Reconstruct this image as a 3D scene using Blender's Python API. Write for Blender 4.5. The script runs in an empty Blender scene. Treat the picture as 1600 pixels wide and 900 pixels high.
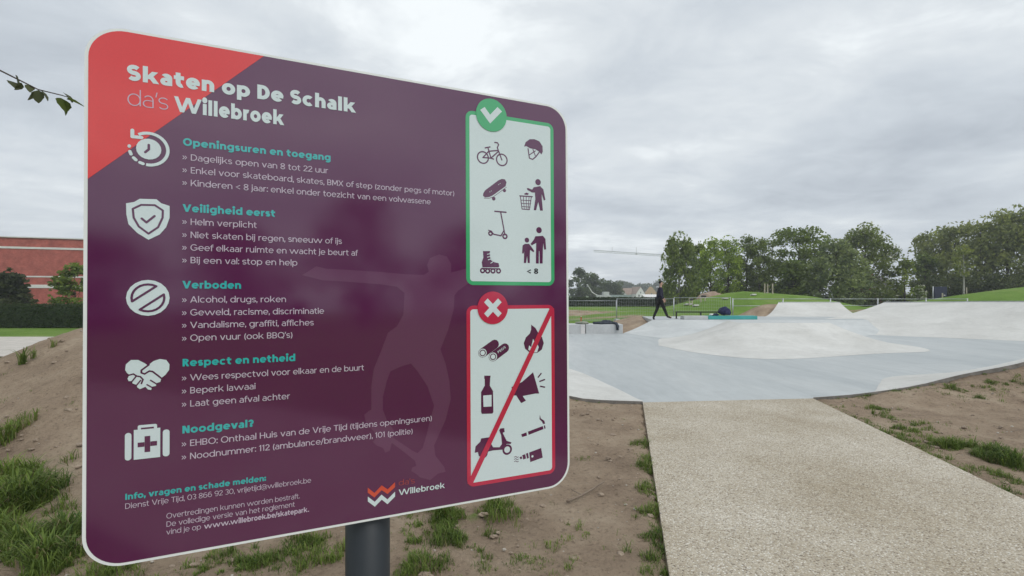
import bpy, bmesh, math, random
import numpy as np
from mathutils import Vector, Matrix, noise
from mathutils.geometry import tessellate_polygon

scene = bpy.context.scene
COL = scene.collection
R = math.radians

# ------------------------------------------------------------------ camera
cam_data = bpy.data.cameras.new('camera')
cam_data.sensor_width = 36.0
cam_data.lens = 17.145
cam_data.shift_y = 0.0075
cam_data.clip_start = 0.05
cam_data.clip_end = 3000
cam = bpy.data.objects.new('camera', cam_data)
COL.objects.link(cam)
cam.location = (0, 0, 1.6)
cam.rotation_euler = (R(90), 0, 0)
scene.camera = cam

# ------------------------------------------------------------------ exposure
scene.view_settings.view_transform = 'Standard'
scene.view_settings.look = 'None'
scene.view_settings.exposure = 0.15
scene.view_settings.gamma = 1.0
scene.view_settings.use_curve_mapping = False

# ------------------------------------------------------------------ sky: overcast cloud deck over a Nishita sky
SUN_ELEV, SUN_AZ = 50.0, 138.0           # azimuth measured from +Y (straight ahead) towards +X
world = bpy.data.worlds.new('World')
scene.world = world
world.use_nodes = True
nt = world.node_tree
bg = nt.nodes['Background']
bg.inputs['Strength'].default_value = 0.1
sky = nt.nodes.new('ShaderNodeTexSky')
sky.sky_type = 'NISHITA'
sky.sun_disc = False
sky.sun_elevation = R(SUN_ELEV)
sky.sun_rotation = R(SUN_AZ)
tc = nt.nodes.new('ShaderNodeTexCoord')
sep = nt.nodes.new('ShaderNodeSeparateXYZ')
nt.links.new(tc.outputs['Generated'], sep.inputs[0])
def wmath(op, a, b=None, clamp=False):
    n = nt.nodes.new('ShaderNodeMath'); n.operation = op; n.use_clamp = clamp
    for i, v in enumerate((a, b)):
        if v is None: continue
        if isinstance(v, (int, float)): n.inputs[i].default_value = v
        else: nt.links.new(v, n.inputs[i])
    return n.outputs[0]
zz = wmath('ADD', wmath('MAXIMUM', sep.outputs[2], 0.0), 0.16)
cx_ = wmath('DIVIDE', sep.outputs[0], zz)
cy_ = wmath('DIVIDE', sep.outputs[1], zz)
cmb = nt.nodes.new('ShaderNodeCombineXYZ')
nt.links.new(cx_, cmb.inputs[0]); nt.links.new(cy_, cmb.inputs[1])
def wnoise(scale, detail, rough, dist, off):
    mp = nt.nodes.new('ShaderNodeMapping')
    mp.inputs['Location'].default_value = off
    mp.inputs['Rotation'].default_value = (0, 0, R(-18))
    mp.inputs['Scale'].default_value = (0.9, 1.05, 1)
    nt.links.new(cmb.outputs[0], mp.inputs[0])
    n = nt.nodes.new('ShaderNodeTexNoise')
    n.inputs['Scale'].default_value = scale
    n.inputs['Detail'].default_value = detail
    n.inputs['Roughness'].default_value = rough
    n.inputs['Distortion'].default_value = dist
    nt.links.new(mp.outputs[0], n.inputs['Vector'])
    return n.outputs['Fac']
n1 = wnoise(1.05, 8, 0.52, 0.25, (3.1, 1.7, 0))
n2 = wnoise(3.2, 6, 0.6, 0.5, (0.4, 5.2, 2))
cl = wmath('ADD', wmath('MULTIPLY', n1, 0.70), wmath('MULTIPLY', n2, 0.30))
# the deck is thinnest, and so brightest, high up ahead
sd = Vector((math.sin(R(SUN_AZ)) * math.cos(R(SUN_ELEV)), math.cos(R(SUN_AZ)) * math.cos(R(SUN_ELEV)), math.sin(R(SUN_ELEV))))
dotn = nt.nodes.new('ShaderNodeVectorMath'); dotn.operation = 'DOT_PRODUCT'
nt.links.new(tc.outputs['Generated'], dotn.inputs[0])
dotn.inputs[1].default_value = Vector((-.16, .80, .58)).normalized()
glow = wmath('POWER', wmath('MAXIMUM', dotn.outputs['Value'], 0.0), 5.0)
val = wmath('ADD', cl, wmath('MULTIPLY', glow, 0.115))
ramp = nt.nodes.new('ShaderNodeValToRGB')
el = ramp.color_ramp.elements
el[0].position = 0.34; el[0].color = (0.43, 0.475, 0.53, 1)
el[1].position = 0.68; el[1].color = (0.88, 0.925, 0.945, 1)
e = ramp.color_ramp.elements.new(0.50); e.color = (0.585, 0.635, 0.685, 1)
e = ramp.color_ramp.elements.new(0.60); e.color = (0.70, 0.745, 0.78, 1)
nt.links.new(val, ramp.inputs[0])
sc10 = nt.nodes.new('ShaderNodeVectorMath'); sc10.operation = 'SCALE'
# cloud in front of the sun itself (behind the viewer) is thicker lit
dot2 = nt.nodes.new('ShaderNodeVectorMath'); dot2.operation = 'DOT_PRODUCT'
nt.links.new(tc.outputs['Generated'], dot2.inputs[0]); dot2.inputs[1].default_value = sd
lit = wmath('MULTIPLY', wmath('POWER', wmath('MAXIMUM', dot2.outputs['Value'], 0.0), 4.0), 9.0)
nt.links.new(wmath('ADD', lit, 10.0), sc10.inputs['Scale'])
nt.links.new(ramp.outputs[0], sc10.inputs[0])
mixs = nt.nodes.new('ShaderNodeMix'); mixs.data_type = 'RGBA'
mixs.inputs['Factor'].default_value = 0.97
nt.links.new(sky.outputs[0], mixs.inputs['A'])
nt.links.new(sc10.outputs[0], mixs.inputs['B'])
nt.links.new(mixs.outputs['Result'], bg.inputs['Color'])

sun_data = bpy.data.lights.new('sun', 'SUN')
sun_data.energy = 1.1
sun_data.angle = R(25)
sun_data.color = (1.0, 0.96, 0.9)
sun = bpy.data.objects.new('sun', sun_data)
COL.objects.link(sun)
sun.rotation_euler = (-sd).to_track_quat('-Z', 'Y').to_euler()

# ------------------------------------------------------------------ tagging
def tag(o, label=None, cat=None, group=None, kind=None):
    if label: o['label'] = label
    if cat: o['category'] = cat
    if group: o['group'] = group
    if kind: o['kind'] = kind
    return o
def empty(name, loc=(0, 0, 0), rz=0.0):
    o = bpy.data.objects.new(name, None); COL.objects.link(o)
    o.location = loc; o.rotation_euler = (0, 0, rz); o.empty_display_size = 0.2
    return o
def children_of(o): return list(o.children)
def copy_tree(o, parent=None):
    c = o.copy(); COL.objects.link(c)
    if parent is not None: c.parent = parent
    for ch in children_of(o): copy_tree(ch, c)
    return c

# ------------------------------------------------------------------ mesh builder
class MB:
    def __init__(s): s.v = []; s.f = []; s.mi = []; s.smooth = False
    def face(s, pts, mi=0):
        b = len(s.v); s.v += [tuple(p) for p in pts]; s.f.append(tuple(range(b, b + len(pts)))); s.mi.append(mi)
    def add(s, vs, fs, mi=0):
        b = len(s.v); s.v += [tuple(p) for p in vs]
        for f in fs: s.f.append(tuple(i + b for i in f)); s.mi.append(mi)
    def box(s, x0, y0, z0, x1, y1, z1, mi=0):
        vs = [(x0,y0,z0),(x1,y0,z0),(x1,y1,z0),(x0,y1,z0),(x0,y0,z1),(x1,y0,z1),(x1,y1,z1),(x0,y1,z1)]
        s.add(vs, [(0,3,2,1),(4,5,6,7),(0,1,5,4),(1,2,6,5),(2,3,7,6),(3,0,4,7)], mi)
    def tube(s, pts, rads, n=8, mi=0, cap=True):
        pts = [Vector(p) for p in pts]
        if isinstance(rads, (int, float)): rads = [rads] * len(pts)
        rings = []
        up = Vector((0, 0, 1))
        for i, p in enumerate(pts):
            d = (pts[min(i+1, len(pts)-1)] - pts[max(i-1, 0)]).normalized()
            a = d.cross(up if abs(d.z) < 0.9 else Vector((1, 0, 0))).normalized(); b = d.cross(a).normalized()
            rings.append([p + (a*math.cos(t) + b*math.sin(t)) * rads[i] for t in [2*math.pi*k/n for k in range(n)]])
        vs = [q for r in rings for q in r]
        fs = [(i*n+k, i*n+(k+1) % n, (i+1)*n+(k+1) % n, (i+1)*n+k) for i in range(len(pts)-1) for k in range(n)]
        if cap: fs += [tuple(range(n))[::-1], tuple((len(pts)-1)*n+k for k in range(n))]
        s.add(vs, fs, mi)
    def bar(s, p, q, w, h=None, mi=0):
        s.tube([p, q], [w*0.7071, w*0.7071], 4, mi)
    def blob(s, c, r, seg=10, rings=7, mi=0, jit=0.0, rng=None):
        c = Vector(c); vs = []; fs = []
        for i in range(1, rings):
            th = math.pi*i/rings
            for k in range(seg):
                ph = 2*math.pi*k/seg
                j = 1 + (rng.uniform(-jit, jit) if rng else 0)
                vs.append(c + Vector((r[0]*math.sin(th)*math.cos(ph)*j, r[1]*math.sin(th)*math.sin(ph)*j, r[2]*math.cos(th)*j)))
        t = len(vs); vs += [c + Vector((0,0,r[2])), c - Vector((0,0,r[2]))]
        for i in range(rings-2):
            for k in range(seg): fs.append((i*seg+k, (i+1)*seg+k, (i+1)*seg+(k+1) % seg, i*seg+(k+1) % seg))
        for k in range(seg):
            fs.append((t, k, (k+1) % seg)); fs.append((t+1, (rings-2)*seg+(k+1) % seg, (rings-2)*seg+k))
        s.add(vs, fs, mi)
    def build(s, name, mats, parent=None, smooth=False, bevel=0.0):
        me = bpy.data.meshes.new(name)
        me.from_pydata(s.v, [], s.f)
        for m in (mats if isinstance(mats, (list, tuple)) else [mats]): me.materials.append(m)
        if any(s.mi): me.polygons.foreach_set('material_index', s.mi)
        if smooth: me.polygons.foreach_set('use_smooth', [True]*len(me.polygons))
        me.update()
        o = bpy.data.objects.new(name, me); COL.objects.link(o)
        if parent is not None: o.parent = parent
        if bevel:
            bv = o.modifiers.new('bevel', 'BEVEL'); bv.width = bevel; bv.segments = 2; bv.limit_method = 'ANGLE'
        return o

# ------------------------------------------------------------------ materials
def principled(name):
    m = bpy.data.materials.new(name); m.use_nodes = True
    return m, m.node_tree, m.node_tree.nodes['Principled BSDF']
def set_spec(b, v): b.inputs['Specular IOR Level'].default_value = v
def noise_mat(name, c1, c2, scale=5.0, rough=0.8, detail=6, bump=0.0, bscale=None, spec=0.3, c3=None, scale3=1.0, metal=0.0, rr=0.0):
    """two colours mixed by object-space noise, optional large-scale third colour, optional bump"""
    m, t, b = principled(name)
    tcn = t.nodes.new('ShaderNodeTexCoord')
    def nz(sc, de=detail):
        n = t.nodes.new('ShaderNodeTexNoise'); n.inputs['Scale'].default_value = sc; n.inputs['Detail'].default_value = de
        n.inputs['Roughness'].default_value = 0.62
        t.links.new(tcn.outputs['Object'], n.inputs['Vector']); return n
    n = nz(scale)
    r = t.nodes.new('ShaderNodeValToRGB')
    r.color_ramp.elements[0].position = 0.33; r.color_ramp.elements[0].color = (*c1, 1)
    r.color_ramp.elements[1].position = 0.67; r.color_ramp.elements[1].color = (*c2, 1)
    t.links.new(n.outputs['Fac'], r.inputs[0])
    out = r.outputs[0]
    if c3:
        n3 = nz(scale3, 4)
        r3 = t.nodes.new('ShaderNodeValToRGB')
        r3.color_ramp.elements[0].position = 0.45; r3.color_ramp.elements[0].color = (0, 0, 0, 1)
        r3.color_ramp.elements[1].position = 0.62; r3.color_ramp.elements[1].color = (1, 1, 1, 1)
        t.links.new(n3.outputs['Fac'], r3.inputs[0])
        mx = t.nodes.new('ShaderNodeMix'); mx.data_type = 'RGBA'
        t.links.new(r3.outputs[0], mx.inputs['Factor']); t.links.new(out, mx.inputs['A']); mx.inputs['B'].default_value = (*c3, 1)
        out = mx.outputs['Result']
    t.links.new(out, b.inputs['Base Color'])
    b.inputs['Roughness'].default_value = rough
    b.inputs['Metallic'].default_value = metal
    set_spec(b, spec)
    if bump:
        nb = nz(bscale or scale*3)
        bp = t.nodes.new('ShaderNodeBump'); bp.inputs['Strength'].default_value = bump; bp.inputs['Distance'].default_value = 0.02
        t.links.new(nb.outputs['Fac'], bp.inputs['Height']); t.links.new(bp.outputs[0], b.inputs['Normal'])
    return m
def leaf_mat(name, c, var=0.35, trans=0.5, warm=(1.25, 1.1, 0.7)):
    """foliage: each leaf carries its own tint; clumps differ too"""
    m = bpy.data.materials.new(name); m.use_nodes = True
    t = m.node_tree; b = t.nodes['Principled BSDF']
    at = t.nodes.new('ShaderNodeAttribute'); at.attribute_name = 'tint'
    r = t.nodes.new('ShaderNodeValToRGB')
    d = tuple(x*(1-var) for x in c); l = tuple(min(1, x*(1+var)*w) for x, w in zip(c, warm))
    r.color_ramp.elements[0].color = (*d, 1); r.color_ramp.elements[1].color = (*l, 1)
    t.links.new(at.outputs['Fac'], r.inputs[0])
    t.links.new(r.outputs[0], b.inputs['Base Color'])
    b.inputs['Roughness'].default_value = 0.6; set_spec(b, 0.25)
    tr = t.nodes.new('ShaderNodeBsdfTranslucent'); t.links.new(r.outputs[0], tr.inputs['Color'])
    mx = t.nodes.new('ShaderNodeMixShader'); mx.inputs[0].default_value = trans
    t.links.new(b.outputs[0], mx.inputs[1]); t.links.new(tr.outputs[0], mx.inputs[2])
    t.links.new(mx.outputs[0], t.nodes['Material Output'].inputs['Surface'])
    return m
def print_mat(name, c, rough=0.075, spec=1.0):
    """laminated print on the sign: flat ink under a glossy film with faint smears"""
    m, t, b = principled(name)
    b.inputs['Base Color'].default_value = (*c, 1)
    tcn = t.nodes.new('ShaderNodeTexCoord')
    n = t.nodes.new('ShaderNodeTexNoise'); n.inputs['Scale'].default_value = 9; n.inputs['Detail'].default_value = 7
    t.links.new(tcn.outputs['Object'], n.inputs['Vector'])
    mr = t.nodes.new('ShaderNodeMapRange'); mr.inputs['To Min'].default_value = rough*0.6; mr.inputs['To Max'].default_value = rough*1.7
    t.links.new(n.outputs['Fac'], mr.inputs['Value']); t.links.new(mr.outputs[0], b.inputs['Roughness'])
    n2 = t.nodes.new('ShaderNodeTexNoise'); n2.inputs['Scale'].default_value = 260; n2.inputs['Detail'].default_value = 2
    t.links.new(tcn.outputs['Object'], n2.inputs['Vector'])
    hs = t.nodes.new('ShaderNodeMix'); hs.data_type = 'RGBA'
    hs.inputs['A'].default_value = (*[x*0.95 for x in c], 1); hs.inputs['B'].default_value = (*[min(1, x*1.05) for x in c], 1)
    t.links.new(n2.outputs['Fac'], hs.inputs['Factor']); t.links.new(hs.outputs['Result'], b.inputs['Base Color'])
    set_spec(b, spec)
    return m
SKATER = [(364.8, 457.2), (392.5, 437.5), (413.0, 442.5), (436.4, 443.1), (523.4, 446.8), (586.6, 451.4), (625.3, 451.9), (637.5, 444.5), (633.3, 428.4), (640.6, 412.0), (662.2, 402.8), (680.9, 407.0), (691.6, 423.8), (691.5, 445.2), (709.4, 440.5), (741.8, 431.8), (741.7, 466.0), (709.2, 487.9), (699.6, 500.2), (697.6, 533.9), (683.6, 582.4), (672.2, 609.3), (664.7, 627.2), (677.1, 661.0), (686.4, 704.1), (689.4, 746.8), (676.7, 794.1), (648.8, 851.0), (651.8, 875.3), (673.3, 905.2), (676.4, 916.5), (657.8, 918.0), (639.4, 930.2), (615.3, 920.7), (609.4, 913.9), (594.6, 903.0), (597.6, 894.6), (606.5, 892.9), (603.5, 880.8), (574.3, 853.6), (551.3, 833.3), (546.7, 850.1), (537.1, 853.4), (531.4, 842.4), (517.5, 835.0), (509.1, 825.4), (517.5, 817.9), (511.9, 803.0), (495.4, 784.2), (491.0, 764.0), (500.9, 756.4), (506.4, 754.1), (506.5, 702.9), (512.0, 663.4), (526.0, 629.8), (543.0, 584.3), (563.1, 570.3), (577.7, 544.3), (580.7, 494.4), (563.2, 479.9), (523.4, 474.5), (452.3, 469.6), (405.3, 467.5), (379.8, 460.7)]
SKATER_GAP = [(548.6, 671.3), (574.6, 661.2), (595.1, 656.5), (609.9, 675.1), (633.8, 712.3), (649.0, 758.4), (639.7, 790.3), (630.6, 825.1), (621.5, 853.6), (609.5, 863.9), (597.7, 856.5), (554.1, 822.1), (557.0, 808.0), (540.0, 780.2), (531.5, 756.4), (531.6, 727.7), (540.1, 693.9)]
ICONS = {
  'shield_icon': [('P',0,[(62.8,327.8),(75.0,324.4),(83.6,317.7),(109.8,316.5),(117.4,323.5),(130.8,327.8),(130.8,350.3),(125.3,369.2),(115.1,383.5),(97.5,394.5),(80.1,382.3),(66.6,366.5),(63.4,348.7)]),('L',1,[(73.1,337.5),(86.1,329.0),(107.3,328.0),(120.0,337.2),(119.6,351.1),(112.5,369.9),(97.5,382.9),(82.5,370.1),(74.6,354.0),(73.1,337.5)],3.6),('L',1,[(86.9,354.7),(94.2,361.8),(106.9,348.8)],4)],
  'handshake_icon': [('P',0,[(62.4,638.5),(63.6,628.2),(71.3,620.5),(82.3,621.1),(92.2,627.7),(97.2,632.2),(105.9,624.5),(116.0,621.0),(126.2,623.4),(131.3,631.9),(130.8,642.6),(125.0,651.5),(118.7,657.1),(116.7,664.6),(111.1,666.4),(109.9,671.7),(104.1,672.8),(102.4,678.8),(97.4,677.5),(93.6,672.1),(89.9,673.9),(85.0,675.9),(81.3,672.6),(79.3,667.1),(73.9,664.6),(72.7,660.1),(67.8,659.7),(66.1,655.1),(69.0,647.9),(65.4,644.7)]),('L',1,[(98.9,631.0),(87.3,640.6),(87.3,645.4),(92.3,647.9),(99.7,642.9),(104.7,644.1),(121.2,660.4)],3),('L',1,[(64.2,649.9),(75.1,646.8),(80.0,651.0),(85.6,652.5),(89.9,658.2),(87.4,665.6)],2.6),('L',1,[(72.7,661.0),(79.3,651.5)],2.4),('L',1,[(79.6,668.9),(86.2,659.5)],2.4),('L',1,[(96.1,668.3),(104.9,675.0)],2.4),('L',1,[(101.6,660.5),(111.1,668.2)],2.4)],
  'bicycle_icon': [('R',0,(773.5,160.5),16,12.6,0,360),('R',0,(823.8,160.7),16,12.6,0,360),('L',0,[(787.1,135.9),(794.6,159.7)],3.2),('L',0,[(789.1,143.2),(813.5,138.3)],3.2),('L',0,[(794.6,159.7),(814.8,140.5)],3.2),('L',0,[(773.5,160.5),(794.6,159.7)],3.2),('L',0,[(773.5,160.5),(789.1,143.2)],3.2),('L',0,[(823.8,160.7),(811.8,131.6),(815.3,123.6),(811.9,119.2),(805.0,119.3)],3.2),('L',0,[(779.5,136.0),(792.2,132.1)],3.2),('L',0,[(794.6,159.7),(801.4,161.3)],3.2)],
  'helmet_icon': [('P',0,[(885.5,119.7),(890.1,107.6),(901.5,98.7),(915.3,96.9),(929.2,100.5),(938.4,111.8),(939.3,126.4),(934.6,134.4),(929.0,127.6),(917.5,122.8),(901.4,121.8),(892.3,117.6)]),('L',0,[(896.8,124.0),(900.4,147.5),(909.5,149.8),(919.7,141.2),(929.9,127.5)],3),('L',0,[(910.6,123.6),(917.4,139.3)],2.4),('L',0,[(900.4,139.3),(917.4,126.9)],2.4)],
  'skateboard_icon': [('P',0,[(774.0,248.9),(773.1,254.9),(778.1,258.5),(790.8,256.2),(799.3,251.6),(834.0,225.7),(836.2,215.4),(831.9,208.6),(823.2,208.6),(814.5,212.7),(778.2,241.5)]),('L',0,[(776.0,260.6),(790.8,259.4),(801.5,254.6),(835.7,228.4)],1.2),('D',0,(830.4,236.9),4.4),('D',0,(801.4,259.7),4.8),('D',1,(818.8,220.3),1),('D',1,(814.9,223.4),1),('D',1,(795.1,241.2),1),('D',1,(791.3,243.9),1)],
  'bin_icon': [('L',0,[(872.7,247.0),(908.1,246.1)],3),('L',0,[(874.5,248.5),(878.9,280.0),(899.7,280.1),(905.3,246.8)],2.2),('L',0,[(875.4,257.4),(904.3,256.7)],1.6),('L',0,[(876.7,265.5),(903.4,265.1)],1.6),('L',0,[(878.0,273.5),(901.5,273.4)],1.6),('L',0,[(882.6,247.8),(885.2,280.4)],1.6),('L',0,[(890.8,247.2),(890.6,280.0)],1.6),('L',0,[(898.9,247.3),(895.6,280.4)],1.6),('P',0,[(884.9,240.3),(891.7,236.8),(898.5,239.1),(895.3,242.7),(886.3,242.6)]),('D',0,(924.9,207.0),8),('P',0,[(912.3,221.4),(930.8,216.8),(940.1,224.3),(946.0,250.9),(941.3,253.4),(935.4,237.2),(935.3,247.6),(938.4,279.9),(930.5,280.4),(925.0,257.6),(918.9,280.0),(912.0,280.5),(916.8,251.2),(915.5,234.8),(907.7,235.4),(894.0,229.6),(892.7,225.7),(896.3,224.9),(907.7,228.0)])],
  'kick_scooter_icon': [('L',0,[(804.3,291.0),(834.5,291.3)],3.6),('L',0,[(819.8,291.1),(831.2,348.5)],3.2),('R',0,(831.2,351.8),7.4,3.2,0,360),('R',0,(792.6,346.6),6.4,2.6,0,360),('L',0,[(793.0,343.4),(801.1,348.1),(820.4,351.1),(829.1,336.6)],3.2),('L',0,[(787.1,338.9),(794.7,340.5),(799.8,346.2)],2.2)],
  'inline_skate_icon': [('P',0,[(772.6,390.9),(791.1,390.2),(790.2,396.2),(792.3,411.9),(802.9,417.6),(813.6,419.3),(815.7,427.2),(813.6,430.0),(771.2,431.0),(769.1,418.5),(773.4,406.6)]),('R',0,(771.2,438.9),6.8,3,0,360),('R',0,(784.6,439.4),6.8,3,0,360),('R',0,(798.6,439.1),6.8,3,0,360),('R',0,(813.5,438.8),6.8,3,0,360),('L',0,[(769.1,433.8),(816.6,433.5)],3),('L',1,[(783.9,398.4),(795.3,395.6)],1.8),('L',1,[(783.9,405.5),(795.3,402.7)],1.8),('L',1,[(786.0,412.1),(796.1,409.0)],1.8),('L',1,[(792.7,420.2),(802.1,413.6)],1.8)],
  'family_icon': [('D',0,(892.0,358.6),6.4),('D',0,(926.9,331.2),8),('P',0,[(879.7,372.6),(886.5,368.2),(897.8,367.7),(903.7,373.6),(912.8,385.6),(910.5,389.0),(900.9,382.8),(900.0,398.4),(899.9,416.9),(894.0,417.0),(892.2,398.7),(889.4,417.1),(883.1,417.3),(884.2,386.7),(882.8,392.9),(878.3,393.0)]),('P',0,[(916.2,347.5),(938.0,345.2),(945.5,353.1),(947.2,380.1),(941.5,381.2),(939.3,363.8),(937.8,380.5),(936.7,417.1),(928.3,417.3),(927.6,385.0),(926.2,385.1),(925.5,417.4),(917.2,417.6),(918.4,364.7),(905.6,371.5),(902.4,367.5),(911.6,356.8)])],
  'pegs_icon': [('L',0,[(770.4,640.4),(802.1,620.5)],23),('R',1,(770.4,640.4),10.4,8.2,0,360),('D',1,(770.4,640.4),5.8),('L',0,[(797.7,651.1),(829.5,630.7)],23),('R',1,(797.7,651.1),10.4,8.2,0,360),('D',1,(797.7,651.1),5.8)],
  'flame_icon': [('P',0,[(902.7,574.5),(914.9,583.0),(922.7,595.6),(924.0,605.9),(933.3,606.2),(938.8,622.9),(933.1,639.2),(919.2,647.7),(898.6,645.9),(885.2,635.1),(881.6,620.8),(887.5,606.7),(898.9,596.9),(902.6,586.8)]),('P',1,[(907.9,610.7),(914.7,624.1),(917.1,618.0),(923.9,632.7),(919.2,646.0),(903.2,645.3),(894.2,637.5),(896.5,627.4),(902.4,631.8)])],
  'bottle_icon': [('P',0,[(774.4,696.1),(791.1,697.2),(789.8,705.8),(788.9,721.5),(797.3,735.9),(798.0,787.1),(795.0,790.7),(767.7,788.9),(765.7,784.0),(765.9,735.4),(775.5,720.5),(775.6,704.8),(774.3,702.8)]),('P',1,[(771.2,744.4),(793.1,744.6),(793.0,772.9),(772.0,772.1)])],
  'megaphone_icon': [('P',0,[(907.5,696.2),(924.6,751.9),(914.0,751.1),(877.8,754.3),(886.7,767.1),(873.3,772.0),(860.0,751.6),(851.2,750.9),(846.9,729.7),(875.8,718.9)]),('L',0,[(922.1,709.8),(930.4,700.9)],3.6),('L',0,[(926.6,720.8),(940.5,717.3)],3.6),('L',0,[(928.4,733.7),(940.4,736.7)],3.6)],
  'moped_icon': [('P',0,[(748.8,881.1),(750.9,865.9),(763.3,855.7),(765.4,848.2),(788.4,847.8),(792.6,853.3),(790.1,860.9),(796.8,873.5),(813.8,875.6),(820.3,868.5),(818.2,846.4),(813.1,834.0),(816.1,829.6),(826.9,829.6),(827.7,839.6),(822.5,841.0),(833.3,862.1),(846.3,867.6),(844.1,871.3),(833.2,870.0),(822.4,882.6),(796.7,881.3),(784.1,882.5),(779.9,892.8),(767.3,894.3),(759.1,890.1),(757.1,880.2)]),('R',0,(834.5,884.1),13,8,0,360),('D',0,(771.5,885.9),11)],
  'cigarette_icon': [('P',0,[(872.9,850.7),(887.7,847.1),(889.4,855.4),(876.0,857.9)]),('P',0,[(891.7,845.9),(934.3,836.2),(936.6,844.3),(893.9,854.3)]),('P',0,[(937.5,835.3),(940.8,834.9),(942.6,843.3),(938.9,843.7)]),('P',0,[(926.1,806.2),(928.8,816.0),(939.0,823.1),(941.3,830.8),(935.2,831.0),(932.0,824.5),(925.1,817.6)])],
  'vape_icon': [('P',0,[(895.1,899.0),(929.3,891.9),(933.8,917.1),(898.1,923.8)]),('P',0,[(886.0,900.7),(891.9,899.4),(894.1,912.7),(889.1,914.0)]),('P',0,[(875.7,903.4),(883.8,901.6),(886.4,912.9),(878.3,914.6)]),('P',0,[(868.1,907.2),(873.9,906.0),(875.7,911.9),(870.3,912.7)]),('D',1,(904.1,909.9),3),('L',0,[(853.6,905.3),(858.0,903.9),(861.5,907.2),(865.0,906.0)],1.5),('L',0,[(853.6,910.9),(858.0,909.5),(861.5,912.8),(865.0,911.6)],1.5),('L',0,[(853.5,916.5),(857.9,915.1),(861.4,918.4),(865.0,917.3)],1.5)],
}
# ------------------------------------------------------------------ terrain
def crom(pts, n):
    """Catmull-Rom through pts, n samples evenly spaced by length"""
    P = [np.array(p, float) for p in pts]
    P = [2*P[0]-P[1]] + P + [2*P[-1]-P[-2]]
    out = []
    for i in range(1, len(P)-2):
        for k in range(12):
            t = k/12
            out.append(0.5*((2*P[i])+(-P[i-1]+P[i+1])*t+(2*P[i-1]-5*P[i]+4*P[i+1]-P[i+2])*t*t+(-P[i-1]+3*P[i]-3*P[i+1]+P[i+2])*t**3))
    out.append(P[-2]); out = np.array(out)
    L = np.concatenate([[0], np.cumsum(np.linalg.norm(np.diff(out[:, :2], axis=0), axis=1))])
    q = np.linspace(0, L[-1], n)
    return np.stack([np.interp(q, L, out[:, k]) for k in range(out.shape[1])], 1)

CREST_L = crom([(1.93,7.2,.025),(1.25,7.3,.03),(.88,7.42,.06),(0,7.7,.22),(-1.5,8.2,.6),(-3,9,1.0),(-4.6,11,1.2),(-5.2,14,1.2),(-5.0,20.2,1.2)], 60)
BASE_L = crom([(1.95,7.25,.02),(1.72,8.6,.02),(1.25,10.5,.02),(.2,12,.02),(-1.2,13.2,.02),(-2.2,15,.02),(-2.6,17,.02),(-2.6,18.5,.02),(-2.6,20.2,.02)], 60)
CREST_R = crom([(4.62,7.48,.025),(5.36,7.57,.06),(6.39,7.73,.16),(7.22,7.86,.31),(8.38,7.98,.5),(9.6,8.3,.75),(11.5,9.1,1.1),(14,10.5,1.3),(17,12.6,1.34),(19.6,15.4,1.34),(21.2,18.2,1.34),(21.6,20.4,1.33)], 70)
BASE_R = crom([(4.75,7.55,.02),(5.75,7.85,.02),(6.55,8.7,.02),(7.3,9.45,.02),(8.6,9.9,.02),(9.9,10.3,.02),(12,11.4,.02),(14,12.6,.02),(16,14.2,.02),(17.2,15.5,.02),(17.6,16.2,.02),(17.8,16.9,.02)], 70)
PATH_L = [(1.93,7.2),(.895,2.78),(-.2,-2),(-1.6,-8),(-4,-16)]
PATH_R = [(4.62,7.48),(3.96,3.78),(2.98,-2),(1.9,-8),(-.4,-16)]
PARK = [tuple(p[:2]) for p in CREST_L[::-1]] + [tuple(p[:2]) for p in CREST_R] + \
       [(20.6,23.5),(19.9,26.2),(18.85,28.2),(15.3,28.2),(13.3,25.6),(6.9,25.8),(6.27,21.8),(4.72,20.55),(4.66,20.9),(-4.9,20.9)]
PATH_POLY = PATH_L + PATH_R[::-1]
# mounds: crest lines (x, y, height) and how far their slopes run
MOUNDS = [
    ([tuple(p - np.array([0, 0, .035])) for p in CREST_L[6::6]], 2.7),
    ([tuple(p - np.array([0, 0, .035])) for p in CREST_R[2::5]], 3.7),
    ([(-2.6,6.4,1.05),(-4.4,6.8,1.33),(-5.75,7.15,1.25)], 3.1),
    ([(6.0,23,.38),(6.6,25.9,.5),(13.0,26.0,.5)], 2.2),
    ([(15.0,28.9,1.1),(19,28.9,1.1)], 2.4),
    ([(19.5,29.2,.7),(22.0,25.0,1.15),(22.4,20.5,1.25)], 4.0),
    ([(11,35,.6),(14.5,36,1.3),(18,38,1.95),(22,39,1.7)], 9.0),
    ([(26,35.5,.55),(33.4,38,1.3),(36.4,38.4,1.75),(39.9,39,2.15),(47,41,2.7)], 9.0),
    ([(-3,38,.5),(2,40,.75),(6.5,42,.6)], 7.0),
]
def inside(X, Y, poly):
    c = np.zeros(X.shape, bool); n = len(poly); j = n-1
    for i in range(n):
        xi, yi = poly[i]; xj, yj = poly[j]
        if yi != yj:
            c ^= ((yi > Y) != (yj > Y)) & (X < (xj-xi)*(Y-yi)/(yj-yi)+xi)
        j = i
    return c
def poly_dist(X, Y, pts, closed=False):
    d = np.full(X.shape, 1e9); h = np.zeros(X.shape)
    n = len(pts)
    for i in range(n if closed else n-1):
        a = pts[i]; b = pts[(i+1) % n]
        vx, vy = b[0]-a[0], b[1]-a[1]; L = vx*vx+vy*vy+1e-12
        t = np.clip(((X-a[0])*vx+(Y-a[1])*vy)/L, 0, 1)
        dd = np.hypot(X-a[0]-t*vx, Y-a[1]-t*vy); m = dd < d
        d = np.where(m, dd, d)
        if len(a) > 2: h = np.where(m, a[2]+t*(b[2]-a[2]), h)
    return d, h
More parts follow.
